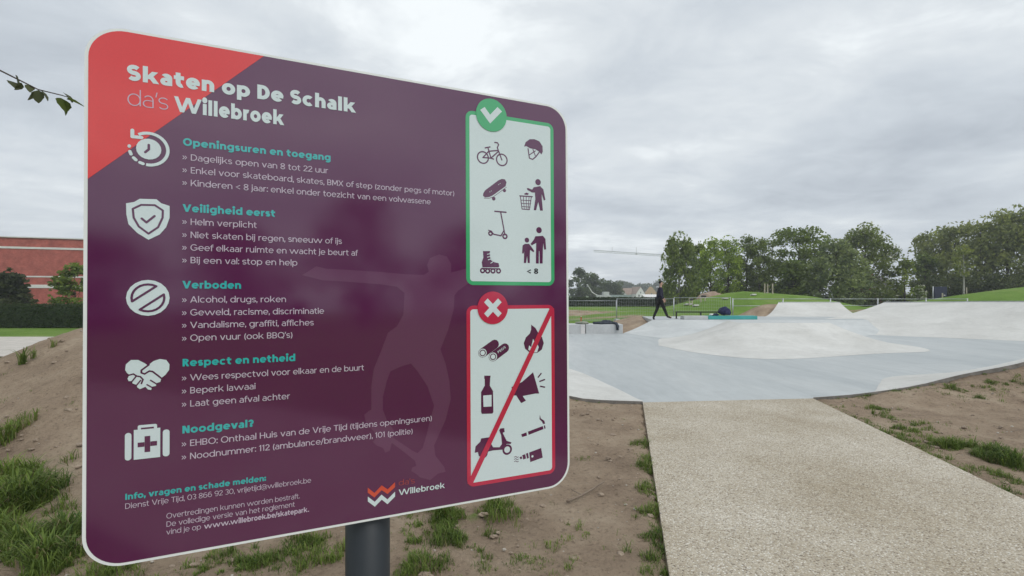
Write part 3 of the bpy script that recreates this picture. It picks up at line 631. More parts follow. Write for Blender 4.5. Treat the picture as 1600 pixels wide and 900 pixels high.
# ------------------------------------------------------------------ lettering: a geometric sans drawn from bars and arcs
CAP, XH, ASC, DSC = .70, .525, .735, -.19
def glyph(ch, w):
    """polygons (em units) and advance of one letter; w = stem weight"""
    t = w*.84; P = []; s = .046
    def rect(x0, y0, x1, y1): P.append([(x0,y0),(x1,y0),(x1,y1),(x0,y1)])
    def ring(cx, cy, rx, ry, a0, a1, ww=None, tt=None):
        ww = w if ww is None else ww; tt = t if tt is None else tt
        n = max(4, int(abs(a1-a0)/11)); ix, iy = max(rx-ww, .004), max(ry-tt, .004)
        q = [math.radians(a0+(a1-a0)*k/n) for k in range(n+1)]
        for k in range(n):
            c0, s0, c1, s1 = math.cos(q[k]), math.sin(q[k]), math.cos(q[k+1]), math.sin(q[k+1])
            P.append([(cx+ix*c0,cy+iy*s0),(cx+rx*c0,cy+ry*s0),(cx+rx*c1,cy+ry*s1),(cx+ix*c1,cy+iy*s1)])
    def bar(x0, y0, x1, y1, b=None):
        b = (w*1.04 if b is None else b)/2; P.append([(x0-b,y0),(x0+b,y0),(x1+b,y1),(x1-b,y1)])
    def dot(cx, cy, r): P.append([(cx+r*math.cos(2*math.pi*k/14), cy+r*math.sin(2*math.pi*k/14)) for k in range(14)])
    def stroke(pts, b):
        n = len(pts)
        L = []
        for i in range(n):
            a = pts[max(i-1,0)]; c = pts[min(i+1,n-1)]; dx, dy = c[0]-a[0], c[1]-a[1]; l = math.hypot(dx, dy)
            L.append((pts[i][0]-dy/l*b/2, pts[i][1]+dx/l*b/2, pts[i][0]+dy/l*b/2, pts[i][1]-dx/l*b/2))
        for i in range(n-1): P.append([(L[i][2],L[i][3]),(L[i+1][2],L[i+1][3]),(L[i+1][0],L[i+1][1]),(L[i][0],L[i][1])])
    def ess(x0, wd, H, a0=28, a1=-152):
        b = (w+t)/2*.97; ry = (H+.02-b)/4; rx = wd/2-b/2; cx = x0+wd/2
        up = [(cx+rx*math.cos(math.radians(a)), H+.01-b/2-ry+ry*math.sin(math.radians(a))) for a in np.linspace(a0, 262, 16)]
        lo = [(cx+rx*math.cos(math.radians(a)), -.01+b/2+ry+ry*math.sin(math.radians(a))) for a in np.linspace(82, a1, 16)]
        stroke(up+lo, b)
    rx = .245+.3*w; ry = XH/2+.012; cy = XH/2; r = .032
    if ch == ' ': return [], .27
    if ch == 'o': ring(r+rx,cy,rx,ry,0,360); return P, 2*rx+2*r
    if ch in 'bdpqg':
        if ch in 'bp':
            ring(s+rx,cy,rx,ry,0,360); rect(s, 0 if ch == 'b' else DSC, s+w, ASC if ch == 'b' else XH)
        else:
            ring(r+rx,cy,rx,ry,0,360); x1 = r+2*rx
            if ch == 'd': rect(x1-w,0,x1,ASC)
            elif ch == 'q': rect(x1-w,DSC,x1,XH)
            else: rect(x1-w,.0,x1,XH); ring(x1-rx*.95,.0,rx*.95,-DSC+.015,218,360)
        return P, 2*rx+s+r
    if ch == 'c': ring(r+rx,cy,rx,ry,48,312); return P, 2*rx*.93+r*2
    if ch == 'e':
        ring(r+rx,cy,rx,ry,0,318); b = t*.8; rect(r+w*.6,cy-b*.55,r+2*rx-.012,cy+b*.45); return P, 2*rx+2*r
    if ch == 'a':
        wd = .40+.5*w; x1 = r+wd; ra = wd/2; ry2 = .2
        rect(x1-w,0,x1,XH-ry2+.01); ring(r+.01+ra,XH+.01-ry2,ra-.01,ry2,0,146)
        bh = .32+.18*w; ring(r+ra*.85,bh/2-.008,ra*.85,bh/2,90,270,w,t*.86)
        rect(r+ra*.85,bh-.008-t*.86,x1-w*.5,bh-.008); rect(r+ra*.85,-.008,x1-w*.5,t*.86-.008)
        return P, wd+r+s
    if ch in 'nhmru':
        ra = (.215+.3*w) if ch != 'm' else (.20+.3*w); ra2 = .24
        if ch == 'u':
            x1 = s+2*ra; ring(s+ra,ra2,ra,ra2+.012,180,360); rect(s,ra2,s+w,XH); rect(x1-w,0,x1,XH); return P, x1+s
        rect(s,0,s+w,ASC if ch == 'h' else XH)
        if ch == 'r': ring(s+ra*.98,XH-ra2+.008,ra*.98,ra2,72,180); return P, s+ra*1.32+.02
        ring(s+ra,XH-ra2+.012,ra,ra2,0,180); rect(s+2*ra-w,0,s+2*ra,XH-ra2+.012)
        if ch == 'm':
            o_ = 2*ra-w; ring(s+o_+ra,XH-ra2+.012,ra,ra2,0,180); rect(s+o_+2*ra-w,0,s+o_+2*ra,XH-ra2+.012); return P, s*2+o_+2*ra
        return P, 2*s+2*ra
    if ch == 't':
        x = .10; q = .14+.5*w; rect(x,q,x+w,.67); rect(.02,XH-t,x+w+.15,XH); ring(x+q,q,q,q+.008,180,292); return P, x+w+.2
    if ch == 'f':
        x = .09; q = .13+.5*w; rect(x,0,x+w,ASC-q); ring(x+q,ASC-q,q,q,62,180); rect(.015,XH-t,x+w+.14,XH); return P, x+w+.13
    if ch in 'ij':
        d = w*.62+.012; x = s+.005
        if ch == 'i': rect(x,0,x+w,XH)
        else: q = .13+.5*w; rect(x,DSC+q,x+w,XH); ring(x+w-q,DSC+q,q,q,275,360)
        dot(x+w/2,XH+.085+d*.6,d); return P, w+2*s+.01
    if ch == 'l': rect(s,0,s+w,ASC); return P, w+2*s
    if ch == 'k':
        rect(s,0,s+w,ASC); bar(s+w*.9,.17,s+.40+w*.5,XH,w*1.2); bar(s+.44+w*.55,0,s+.17+w*.75,.29,w*1.2); return P, s+.46+w*1.1
    if ch == 'v': bar(.26+w*.35,0,.03+w/2,XH,w*1.08); bar(.26+w*.35,0,.49+w*.2,XH,w*1.08); return P, .52+w*.7
    if ch == 'y':
        bar(.26+w*.35,0,.03+w/2,XH,w*1.08); bar(.26+w*.35-.085,DSC,.49+w*.2,XH,w*1.08); return P, .52+w*.7
    if ch == 'w':
        a = .20+w*.45
        for i, (x, y) in enumerate(((.02+w/2,0),(.02+w/2+2*a,0))): bar(x+a,0,x,XH); bar(x+a,0,x+2*a,XH)
        return P, .04+w+4*a
    if ch == 'x': bar(.03+w/2,0,.42+w*.6,XH,w*1.15); bar(.42+w*.6,0,.03+w/2,XH,w*1.15); return P, .45+w*1.1
    if ch == 'z': rect(.04,0,.43+w*.3,t); rect(.04,XH-t,.43+w*.3,XH); bar(.04+w*.6,t*.9,.43-w*.3,XH-t*.9,w*1.15); return P, .47+w*.3
    if ch == 's': ess(r*.8,.37+.45*w,XH); return P, .37+.45*w+r*1.6
    # capitals
    if ch == 'S': ess(r,.46+.5*w,CAP,32,-146); return P, .46+.5*w+2*r
    R_ = .345+.15*w; yc = CAP/2; Ry = CAP/2+.012
    if ch in 'OQ':
        ring(r+R_,yc,R_,Ry,0,360)
        if ch == 'Q': bar(r+R_*1.75,-.06,r+R_*1.15,.16,w*1.2)
        return P, 2*R_+2*r
    if ch == 'G':
        ring(r+R_,yc,R_,Ry,42,325); rect(r+2*R_-w-.02,.1,r+2*R_-.02,yc); rect(r+R_*1.08,yc-t,r+2*R_-.02,yc); return P, 2*R_+2*r
    if ch == 'D':
        x = s+.24; rect(s,0,s+w,CAP); rect(s+w*.5,0,x,t); rect(s+w*.5,CAP-t,x,CAP); ring(x,yc,.34+.1*w,CAP/2,-90,90); return P, x+.34+.1*w+r
    if ch in 'BPR':
        h1 = .40 if ch == 'P' else .375; x = s+.22+.2*w; rect(s,0,s+w,CAP)
        q = h1/2 if ch != 'B' else (CAP-.345+t*.5)/2
        rect(s+w*.5,CAP-t,x,CAP); rect(s+w*.5,CAP-2*q,x,CAP-2*q+t); ring(x,CAP-q,q+.01+.2*w,q,-90,90)
        if ch == 'R': bar(x+.16+.2*w,0,x-.01,CAP-2*q+.03,w*1.15)
        if ch == 'B': q2 = (CAP-2*q+t)/2; rect(s+w*.5,0,x+.02,t); ring(x+.02,q2,q2+.01+.2*w,q2,-90,90)
        return P, x+.26+.3*w
    if ch in 'EFL':
        rect(s,0,s+w,CAP); x = s+.38+.35*w
        if ch != 'F': rect(s+w*.5,0,x,t)
        if ch != 'L': rect(s+w*.5,CAP-t,x,CAP); rect(s+w*.5,yc-t*.5+.01,x-.03,yc+t*.5+.01)
        return P, x+.04
    if ch == 'H': x = s+.52+.25*w; rect(s,0,s+w,CAP); rect(x-w,0,x,CAP); rect(s+w*.5,yc-t/2,x-w*.5,yc+t/2); return P, x+s
    if ch == 'I': rect(s,0,s+w,CAP); return P, 2*s+w
    if ch == 'T': x = .50+.4*w; rect(.02,CAP-t,.02+x,CAP); rect(.02+x/2-w/2,0,.02+x/2+w/2,CAP-t*.5); return P, x+.04
    if ch == 'K': rect(s,0,s+w,CAP); bar(s+w*.9,.2,s+.46+w*.5,CAP,w*1.25); bar(s+.50+w*.6,0,s+.2+w*.6,.40,w*1.25); return P, s+.52+w*1.1
    if ch == 'N': x = s+.53+.25*w; rect(s,0,s+w,CAP); rect(x-w,0,x,CAP); bar(x-w*.6,0,s+w*.6,CAP,w*1.15); return P, x+s
    if ch == 'M':
        x = s+.62+.4*w; rect(s,0,s+w,CAP); rect(x-w,0,x,CAP); c = (s+x)/2; bar(c,.16,s+w*.6,CAP,w*1.1); bar(c,.16,x-w*.6,CAP,w*1.1); return P, x+s
    if ch == 'A': bar(.02+w/2,0,.33+w*.25,CAP,w*1.1); bar(.64+w*.0,0,.33+w*.25,CAP,w*1.1); rect(.15,.15,.53,.15+t); return P, .68+w*.5
    if ch == 'V': bar(.33+w*.25,0,.02+w/2,CAP,w*1.1); bar(.33+w*.25,0,.64,CAP,w*1.1); return P, .67+w*.5
    if ch == 'X': bar(.03+w/2,0,.55+w*.4,CAP,w*1.15); bar(.55+w*.4,0,.03+w/2,CAP,w*1.15); return P, .58+w
    if ch == 'W':
        a = .235+w*.4
        for x in (.015+w/2, .015+w/2+2*a): bar(x+a,0,x,CAP); bar(x+a,0,x+2*a,CAP)
        return P, .03+w+4*a
    # figures
    if ch == '0': ring(r+.29,yc,.27+.2*w,Ry,0,360); return P, .58+2*r
    if ch == '1': x = .15; rect(x,0,x+w,CAP); bar(x-.10,CAP-.16,x+w*.5,CAP-.02,w*1.0); return P, x+w+.08
    if ch in '23':
        q = .21+.2*w; cx = r+q
        if ch == '2':
            ring(cx,CAP-q+.01,q,q,-28,165); bar(r+w*.6,t*.8,cx+q*.72,CAP-q-.03,w*1.25); rect(r,0,r+2*q+.02,t)
        else:
            h = (CAP+t*.6)/2; ring(cx,CAP-h/2+.01,q,h/2,-90,150); ring(cx,h/2-.01,q+.01,h/2,-150,90)
        return P, 2*q+2*r
    if ch in '69':
        q = .25+.2*w; hq = .23; s_ = []
        ring(r+q,hq-.01,q,hq,0,360); ring(r+q+.04,yc,q+.04,Ry,60,180)
        if ch == '9': P[:] = [[(2*(r+q)-x, CAP-y) for x, y in p] for p in P]
        return P, 2*q+2*r
    if ch == '8':
        h = (CAP+t*.7)/2; q = .23+.2*w; ring(r+q,CAP-h/2+.01+.008,q-.015,h/2-.008,0,360); ring(r+q,h/2-.01,q,h/2,0,360); return P, 2*q+2*r
    # marks
    d = w*.62+.008
    if ch == '.': dot(s+d*.5,d,d); return P, 2*s+d
    if ch == ',': dot(s+d*.5,d,d); bar(s+d*.2,-.1,s+d*.7,d*.8,d*1.2); return P, 2*s+d
    if ch == ':': dot(s+d*.6,d,d); dot(s+d*.6,XH-d,d); return P, 2*s+d
    if ch in "'’": bar(s,CAP-.2,s+.035+w*.2,CAP+.02,w*.95); return P, 2*s+w*.7
    if ch == '/': bar(.02,-.08,.30,CAP+.04,w); return P, .34
    if ch == '(': ring(.05+.35,.29,.34,.52,130,230); return P, .26
    if ch == ')': ring(-.12,.29,.34,.52,-50,50); return P, .28
    if ch == '<': stroke([(.48,.5),(.06,.29),(.48,.08)], w*.95); return P, .56
    if ch == '?':
        q = .2+.2*w; ring(r+q,CAP-q+.01,q,q,-70,165); rect(r+q-w*.4,.2,r+q+w*.6,CAP-2*q+t+.03); dot(r+q+w*.1,d,d); return P, 2*q+2*r
    if ch == '»':
        for x in (.05, .23): stroke([(x,.46),(x+.15,.27),(x,.08)], w*.8)
        return P, .44
    if ch == '@': ring(r+.4,.27,.4,.42,-60,285,w*.7,w*.7); ring(r+.4,.27,.2,.2,0,360,w*.7,w*.7); rect(r+.6-w*.6,.08,r+.6,.46); return P, .8+2*r
    return [], .3
def text_polys(txt, u, v, cap, width, weight, track=0.0, ang=0.0):
    """letters laid out in sign millimetres from (u, v); width fixes how wide the line sets"""
    polys = []; x = 0; lst = []
    for ch in txt:
        p, a = glyph(ch, weight); lst.append((p, x)); x += a+track
    sy = cap/CAP; sx = width/x if width else sy
    ca, sa = math.cos(ang), math.sin(ang)
    for p, x0 in lst:
        for k, q in enumerate(p):
            o = []
            for (a, b_) in q:
                du, dv = (a+x0)*sx, -b_*sy
                o.append((u+du*ca-dv*sa, v+du*sa+dv*ca))
            polys.append((o, k % 40))
    return polys

# ------------------------------------------------------------------ the information sign
W_, H_ = 1014.0, 1000.0
SIGN_YAW, SIGN_TILT = 0.41482, -0.012863
sign = empty('information_sign', (-.3382, 1.1440, zat(-.338, 1.144)), SIGN_YAW)
SZ0 = zat(-.338, 1.144)
tag(sign, 'large purple and red skatepark rules sign with white lettering and pictograms on a dark post', 'sign')
_c, _s = math.cos(SIGN_YAW), math.sin(SIGN_YAW)
_dx, _dy = -.31416+.3382, 1.0893-1.1440
PLX, PLY = _dx*_c+_dy*_s, -_dx*_s+_dy*_c          # panel centre in the sign's own frame
def SP(u, v, lift):
    """sign millimetres + lift off the face (mm) -> the sign's local frame"""
    x = (u-W_/2)/1000; z = (H_/2-v)/1000; y = -lift/1000
    ct, st = math.cos(SIGN_TILT), math.sin(SIGN_TILT)
    return (PLX+x, PLY+y*ct-z*st, 1.60039-SZ0+y*st+z*ct)
def tri_flat(mb, outer, lift, holes=()):
    loops = [[Vector((a, b_, 0)) for a, b_ in outer]] + [[Vector((a, b_, 0)) for a, b_ in h] for h in holes]
    flat = [p for l in loops for p in l]
    tri = tessellate_polygon(loops)
    b0 = len(mb.v); mb.v += [SP(p.x, p.y, lift) for p in flat]
    for t in tri:
        a, b_, c_ = (flat[i] for i in t)
        ar = (b_.x-a.x)*(c_.y-a.y)-(b_.y-a.y)*(c_.x-a.x)
        if abs(ar) < 1e-9: continue
        # v runs downwards, so a face towards -Y is wound this way
        mb.f.append(tuple(b0+i for i in (t if ar < 0 else t[::-1]))); mb.mi.append(0)
def rrect(u0, v0, u1, v1, r, n=10):
    o = []
    for cx, cy, a0 in ((u1-r,v0+r,-90),(u1-r,v1-r,0),(u0+r,v1-r,90),(u0+r,v0+r,180)):
        for k in range(n+1):
            a = math.radians(a0+90*k/n); o.append((cx+r*math.cos(a), cy+r*math.sin(a)))
    return o
def circ(c, r, n=28, a0=0, a1=360): return [(c[0]+r*math.cos(math.radians(a0+(a1-a0)*k/n)), c[1]+r*math.sin(math.radians(a0+(a1-a0)*k/n))) for k in range(n+(a1-a0 != 360))]
def thick_line(pts, w, caps=True):
    out = []
    for i in range(len(pts)-1):
        (a, b_), (c_, d) = pts[i], pts[i+1]; l = math.hypot(c_-a, d-b_); nx, ny = -(d-b_)/l*w/2, (c_-a)/l*w/2
        out.append([(a+nx,b_+ny),(c_+nx,d+ny),(c_-nx,d-ny),(a-nx,b_-ny)])
    if caps: out += [circ(p, w/2, 12) for p in pts]
    return out
def ring_poly(c, ro, ri, a0=0, a1=360):
    n = 26; out = []
    for k in range(n):
        q0, q1 = math.radians(a0+(a1-a0)*k/n), math.radians(a0+(a1-a0)*(k+1)/n)
        out.append([(c[0]+r*math.cos(q), c[1]+r*math.sin(q)) for r, q in ((ri,q0),(ro,q0),(ro,q1),(ri,q1))])
    return out
PURPLE = (.086,.006,.057)
M_PUR = print_mat('purple_print', PURPLE)
M_GHOST = print_mat('light_purple_print', (.118,.028,.085))
M_RED = print_mat('coral_red_print', (.68,.012,.010))
M_WHITE = print_mat('white_print', (.61,.69,.70), spec=.6)
M_LILAC = print_mat('text_white_print', (.55,.45,.55), spec=.6)
M_TURQ = print_mat('turquoise_print', (.03,.42,.42))
M_GREEN = print_mat('green_print', (.04,.37,.14))
M_CRIM = print_mat('crimson_print', (.50,.014,.06))
M_ORANGE = print_mat('orange_red_print', (.60,.06,.025))
M_DKRED = print_mat('dull_red_print', (.30,.03,.04))
M_PANEL = noise_mat('white_powder_coat', (.72,.74,.72), (.78,.79,.78), 4, .35, spec=.5)
M_POST = noise_mat('anthracite_steel', (.010,.014,.018), (.018,.023,.028), 7, .42, spec=.5, bump=.05, bscale=200)

def flat_obj(name, polys, lift, mat, parent):
    mb = MB()
    for i, p in enumerate(polys): tri_flat(mb, p, lift+.006*(i % 40))
    return mb.build(name, mat, parent)
# post with a cap, square tube with rounded corners
mb = MB()
ht = 2.03-SZ0; hw = .048; py0 = .0
sec = [(.0505*math.cos(2*math.pi*k/40), .0505*math.sin(2*math.pi*k/40)) for k in range(40)]
nn = len(sec)
mb.add([(x, y+py0, z) for z in (-.25, ht) for x, y in sec], [(i, (i+1) % nn, nn+(i+1) % nn, nn+i) for i in range(nn)] + [tuple(range(nn, 2*nn))])
post = mb.build('post', M_POST, sign)
for f in post.data.polygons: f.use_smooth = len(f.vertices) == 4
mb = MB(); mb.tube([(0,0,ht+.002),(0,0,ht+.012)], .053, 28); mb.build('post_cap', M_POST, post, bevel=.002)
# panel: aluminium sheet with rounded corners
outl = rrect(0, 0, W_, H_, 62, 12)
mb = MB(); no = len(outl)
tri_flat(mb, outl, 0.0)
fr = [SP(u, v, 0) for u, v in outl]; bk = [SP(u, v, -4) for u, v in outl]
mb.add(fr+bk, [(i, no+i, no+(i+1) % no, (i+1) % no) for i in range(no)])
mb.add(bk, [tuple(range(no))])
panel = mb.build('panel', M_PANEL, sign)
for v in (140, 860):       # clamps that hold the panel to the post
    mb = MB(); y0 = SP(0, v, -4)[1]
    z = SP(0, v, 0)[2]; mb.box(-.09, y0+.0015, z-.02, .09, -.0515, z+.02); mb.build('clamp', M_GALV, sign, bevel=.003)
flat_obj('printed_ground', [rrect(5.8, 5.0, W_-5.8, H_-5.0, 57, 12)], .4, M_PUR, panel)
corner = [p for p in rrect(5.8, 5.0, W_-5.8, H_-5.0, 57, 12)[33:]]           # the top left quarter arc
corner = [(u, v) for u, v in rrect(5.8, 5.0, 600, 600, 57, 12) if u < 64 and v < 63]
tri = [(5.8, 287.5)] + sorted(corner, key=lambda p: (p[0]-p[1])) + [(292.5, 5.0)]
flat_obj('red_corner', [tri], .7, M_RED, panel)
mb = MB(); tri_flat(mb, SKATER, .6, [SKATER_GAP]); mb.build('skater_silhouette', M_GHOST, panel)

def line_obj(name, parts, mat, lift=1.2):
    polys = []
    mb = MB()
    for args in parts:
        for q, k in text_polys(*args): tri_flat(mb, q, lift+.006*k)
    return mb.build(name, mat, panel)
BK, RG, TH = .21, .092, .045
line_obj('title_lettering', [('Skaten op De Schalk', 62, 95.5, 29.5, 413, BK), ('Willebroek', 137, 143.5, 29.5, 194, BK)], M_WHITE)
line_obj('title_lettering', [("da's", 63, 142.5, 29.5, 66, TH)], M_LILAC)
RGT = RG
for head, hv, hw_, lines in (
    ('Openingsuren en toegang', 208.0, 271, [('Dagelijks open van 8 tot 22 uur', 236, 253), ('Enkel voor skateboard, skates, BMX of step (zonder pegs of motor)', 261.2, 536.5), ('Kinderen < 8 jaar: enkel onder toezicht van een volwassene', 286, 478.5)]),
    ('Veiligheid eerst', 337, 163, [('Helm verplicht', 362, 116), ('Niet skaten bij regen, sneeuw of ijs', 387.5, 281), ('Geef elkaar ruimte en wacht je beurt af', 412.2, 313.5), ('Bij een val: stop en help', 437, 192)]),
    ('Verboden', 486.3, 101, [('Alcohol, drugs, roken', 513.8, 170.5), ('Geweld, racisme, discriminatie', 539, 244.5), ('Vandalisme, graffiti, affiches', 563.5, 224), ("Open vuur (ook BBQ's)", 588.5, 183)]),
    ('Respect en netheid', 637.5, 201, [('Wees respectvol voor elkaar en de buurt', 665.5, 327), ('Beperk lawaai', 690.6, 114), ('Laat geen afval achter', 716, 178)]),
    ('Noodgeval?', 766.8, 123.5, [('EHBO: Onthaal Huis van de Vrije Tijd (tijdens openingsuren)', 792.5, 480), ('Noodnummer: 112 (ambulance/brandweer), 101 (politie)', 817.8, 435)])):
    line_obj('heading_lettering', [(head, 151.5, hv, 14.6, hw_, .18)], M_TURQ)
    parts = []
    for tx, v, wd in lines:
        parts.append((tx, 164.3, v, 12.2, wd, RGT)); parts.append(('»', 150.8, v, 12.2, 8.6, RGT))
    line_obj('rules_lettering', parts, M_LILAC)
line_obj('heading_lettering', [('Info, vragen en schade melden:', 62.8, 879.5, 11.2, 234, .17)], M_TURQ)
line_obj('contact_lettering', [('Dienst Vrije Tijd, 03 866 92 30, vrijetijd@willebroek.be', 62.8, 896.2, 10.0, 320, .078),
    ('Overtredingen kunnen worden bestraft.', 126.8, 925.8, 10.0, 233.5, .078), ('De volledige versie van het reglement', 126.8, 941.4, 10.0, 224.5, .078),
    ('vind je op', 126.8, 956.3, 10.0, 57, .078), ('www.willebroek.be/skatepark', 188.3, 957, 10.2, 187, .15), ('.', 375.4, 957, 10, 3.4, .1)], M_LILAC)
# municipal mark: two zigzag bands and the two words beside them
flat_obj('logo_mark', [[(498.4,925.5),(512.8,939.5),(512.5,949.5),(498.4,936.5)],[(512.8,939.5),(528.5,925.0),(528.5,935.8),(512.5,949.5)],[(528.5,925.0),(541.6,936.0),(541.4,946.4),(528.5,935.8)],[(541.6,936.0),(558,922.5),(558,933.8),(541.4,946.4)]], 1.2, M_ORANGE, panel)
flat_obj('logo_mark', [[(498.6,945.3),(513.3,959.3),(513.6,970.0),(498.6,956)],[(513.3,959.3),(528.2,945.8),(528.6,957),(513.6,970.0)],[(528.2,945.8),(541.2,958.6),(541.2,969.2),(528.6,957)],[(541.2,958.6),(558,944),(558,955),(541.2,969.2)]], 1.2, M_WHITE, panel)
line_obj('logo_lettering', [("da's", 565.5, 931.5, 12.2, 38, .09)], M_DKRED)
line_obj('logo_lettering', [('Willebroek', 566, 953.7, 13.0, 108.5, .13)], M_WHITE)

def icon(name, prims, dark, light, parent, lift=1.4):
    """prims from the tables above: filled outlines, lines, discs and rings; flag 1 = drawn in the second ink"""
    mb = [MB(), MB()]
    for i, pr in enumerate(prims):
        k, second = pr[0], pr[1]; lf = lift+.012*i+(.25 if second else 0)
        if k == 'P': ps = [pr[2]]
        elif k == 'L': ps = thick_line(pr[2], pr[3])
        elif k == 'D': ps = [circ(pr[2], pr[3], 20)]
        else: ps = ring_poly(pr[2], pr[3], pr[4], pr[5], pr[6])
        for j, p in enumerate(ps): tri_flat(mb[second], p, lf+(.004*(j % 30) if k == 'L' else 0))
    o = mb[0].build(name, dark, parent)
    if mb[1].f: mb[1].build('detail', light, o)
    return o
for nm in ('shield_icon', 'handshake_icon'): icon(nm, ICONS[nm], M_WHITE, M_PUR, panel)
# clock with a turning arrow
pr = [('R',0,(97.5,222),33,27.5,-122,98),('D',0,(97.5,222),19.8),('L',0,[(72,189.5),(72,201.5),(86,201.5)],6.0),
      ('L',1,[(97.5,214),(97.5,222.5),(92,228.5)],4.2)]
for a in (112, 136, 160, 183): pr.append(('L',0,[(97.5+30.2*math.cos(R(a+d)), 222+30.2*math.sin(R(a+d))) for d in (-5,5)] if a != 183 else [(97.5+30.2*math.cos(R(a)), 222+30.2*math.sin(R(a))),(97.5+30.2*math.cos(R(a+2)), 222+30.2*math.sin(R(a+2)))],5.4))
icon('clock_icon', pr, M_WHITE, M_PUR, panel)
# no-entry roundel
q = []
for sgn in (1, -1):
    lo = circ((97.3,504.5), 25.5, 24, 0, 360)
    half = [(x+0, y) for x, y in lo if sgn*((x-97.3)*.66+(y-504.5)*.75) > 5.2]
    half.sort(key=lambda p: (math.atan2(p[1]-504.5, p[0]-97.3)-math.atan2(sgn*.75, sgn*.66)+3*math.pi) % (2*math.pi))
    q.append(half)
ic = icon('prohibition_icon', [('D',0,(97.3,504.5),34)], M_WHITE, M_PUR, panel)
for h in q:
    mb = MB()
    for p in thick_line(h+[h[0]], 4.0): tri_flat(mb, p, 1.8+.004*(len(mb.f) % 60))
    mb.build('detail', M_PUR, ic)
# first aid case
icon('first_aid_icon', [('P',0,rrect(62.5,756,72.5,807,5,5)),('P',0,[(76,751.5),(117,751.5),(117,807),(76,807)]),('P',0,rrect(121,756,131.8,807,5,5)),
     ('P',0,rrect(82,743.5,112,756,3,4)),('P',1,[(87,748.5),(107,748.5),(107,751.6),(87,751.6)]),('P',1,[(92.6,765),(101.4,765),(101.4,795),(92.6,795)]),('P',1,[(82,775.8),(92.4,775.8),(92.4,784.4),(82,784.4)]),('P',1,[(101.6,775.8),(112,775.8),(112,784.4),(101.6,784.4)])], M_WHITE, M_PUR, panel)
# allowed and forbidden boxes
def picto_box(u0, v0, u1, v1, mat, names):
    bx = flat_obj('pictogram_box', [rrect(u0, v0, u1, v1, 18, 8)], .9, mat, panel)
    flat_obj('box_field', [rrect(u0+9.6, v0+9.2, u1-9.6, v1-9.2, 8, 6)], 1.15, M_WHITE, bx)
    for n_ in names: icon(n_, ICONS[n_], M_PUR, M_WHITE, bx)
    return bx
def badge(name, c, r, mat, polys):
    o = flat_obj(name, [circ(c, r, 48)], 2.4, mat, panel)
    flat_obj('badge_mark', polys, 2.65, M_WHITE, o)
gb = picto_box(729.3, 49.4, 971.2, 474.4, M_GREEN, ['bicycle_icon','helmet_icon','skateboard_icon','bin_icon','kick_scooter_icon','inline_skate_icon','family_icon'])
mb = MB()
for q_, k in text_polys('< 8', 891.5, 444, 13.6, 33, .17): tri_flat(mb, q_, 1.5+.006*k)
mb.build('age_lettering', print_mat('black_print', (.02,.018,.02)), gb)
badge('check_badge', (796.3, 52.7), 40.8, M_GREEN, [[(766.4,44.4),(778.1,35.5),(792.5,52.4),(792.4,74.3)],[(792.5,52.4),(812.3,30.1),(824.4,39.5),(792.4,74.3)]])
ICONS['peg_icon'] = ICONS['pegs_icon'][:3]
ICONS['second_peg'] = ICONS['pegs_icon'][3:]
rb = picto_box(729.5, 524.4, 970.4, 961.8, M_CRIM, ['peg_icon','flame_icon','bottle_icon','megaphone_icon','moped_icon','cigarette_icon','vape_icon'])
icon('peg_icon', ICONS['second_peg'], M_PUR, M_WHITE, rb, 1.48)
mb = MB()
for q_, k in text_polys('PEGS', 811.5, 643.5, 5.6, 25, .13, ang=R(-33)): tri_flat(mb, q_, 1.95+.006*k)
mb.build('pegs_lettering', M_WHITE, rb)
flat_obj('slash', [thick_line([(964.5,531.5),(735.5,955)], 13, False)[0]], 2.2, M_CRIM, rb)
badge('cross_badge', (797.6, 530.5), 40.3, M_CRIM, [thick_line([(779,512),(816,549)], 13.5, False)[0], thick_line([(816,512),(779,549)], 13.5, False)[0]])
# ------------------------------------------------------------------ foliage
def leaf_mesh(name, P, size, tint, mat, parent, seed, aspect=1.0, hang=0.0, up=0.6):
    """many leaf-sized faces: P centres (n,3), tint 0..1 per leaf"""
    rg = np.random.default_rng(seed); n = len(P)
    nrm = rg.normal(size=(n, 3)); nrm[:, 2] += up*1.5; nrm /= np.linalg.norm(nrm, axis=1)[:, None]
    a = np.cross(nrm, rg.normal(size=(n, 3)))
    if hang: a = a*(1-hang) + np.array([0, 0, -1.0])*hang*1.3
    a /= np.linalg.norm(a, axis=1)[:, None]
    b_ = np.cross(nrm, a); b_ /= np.linalg.norm(b_, axis=1)[:, None]
    s = size*rg.uniform(.6, 1.35, n)[:, None]
    q = np.stack([P-a*s*aspect*.5, P+b_*s*.42+a*s*aspect*.05, P+a*s*aspect*.55, P-b_*s*.42+a*s*aspect*.02], 1).reshape(-1, 3)
    me = bpy.data.meshes.new(name)
    me.vertices.add(4*n); me.vertices.foreach_set('co', q.ravel().astype(np.float32))
    me.loops.add(4*n); me.loops.foreach_set('vertex_index', np.arange(4*n, dtype=np.int32))
    me.polygons.add(n); me.polygons.foreach_set('loop_start', np.arange(0, 4*n, 4, dtype=np.int32))
    me.update()
    at = me.attributes.new('tint', 'FLOAT', 'FACE'); at.data.foreach_set('value', np.clip(tint, 0, 1).astype(np.float32))
    me.materials.append(mat)
    o = bpy.data.objects.new(name, me); COL.objects.link(o)
    if parent is not None: o.parent = parent
    return o
M_BARK = noise_mat('bark', (.045,.035,.026), (.10,.082,.062), 8, .95, bump=.4)
M_BIRCHBARK = noise_mat('pale_bark', (.22,.21,.19), (.42,.41,.38), 5, .9)
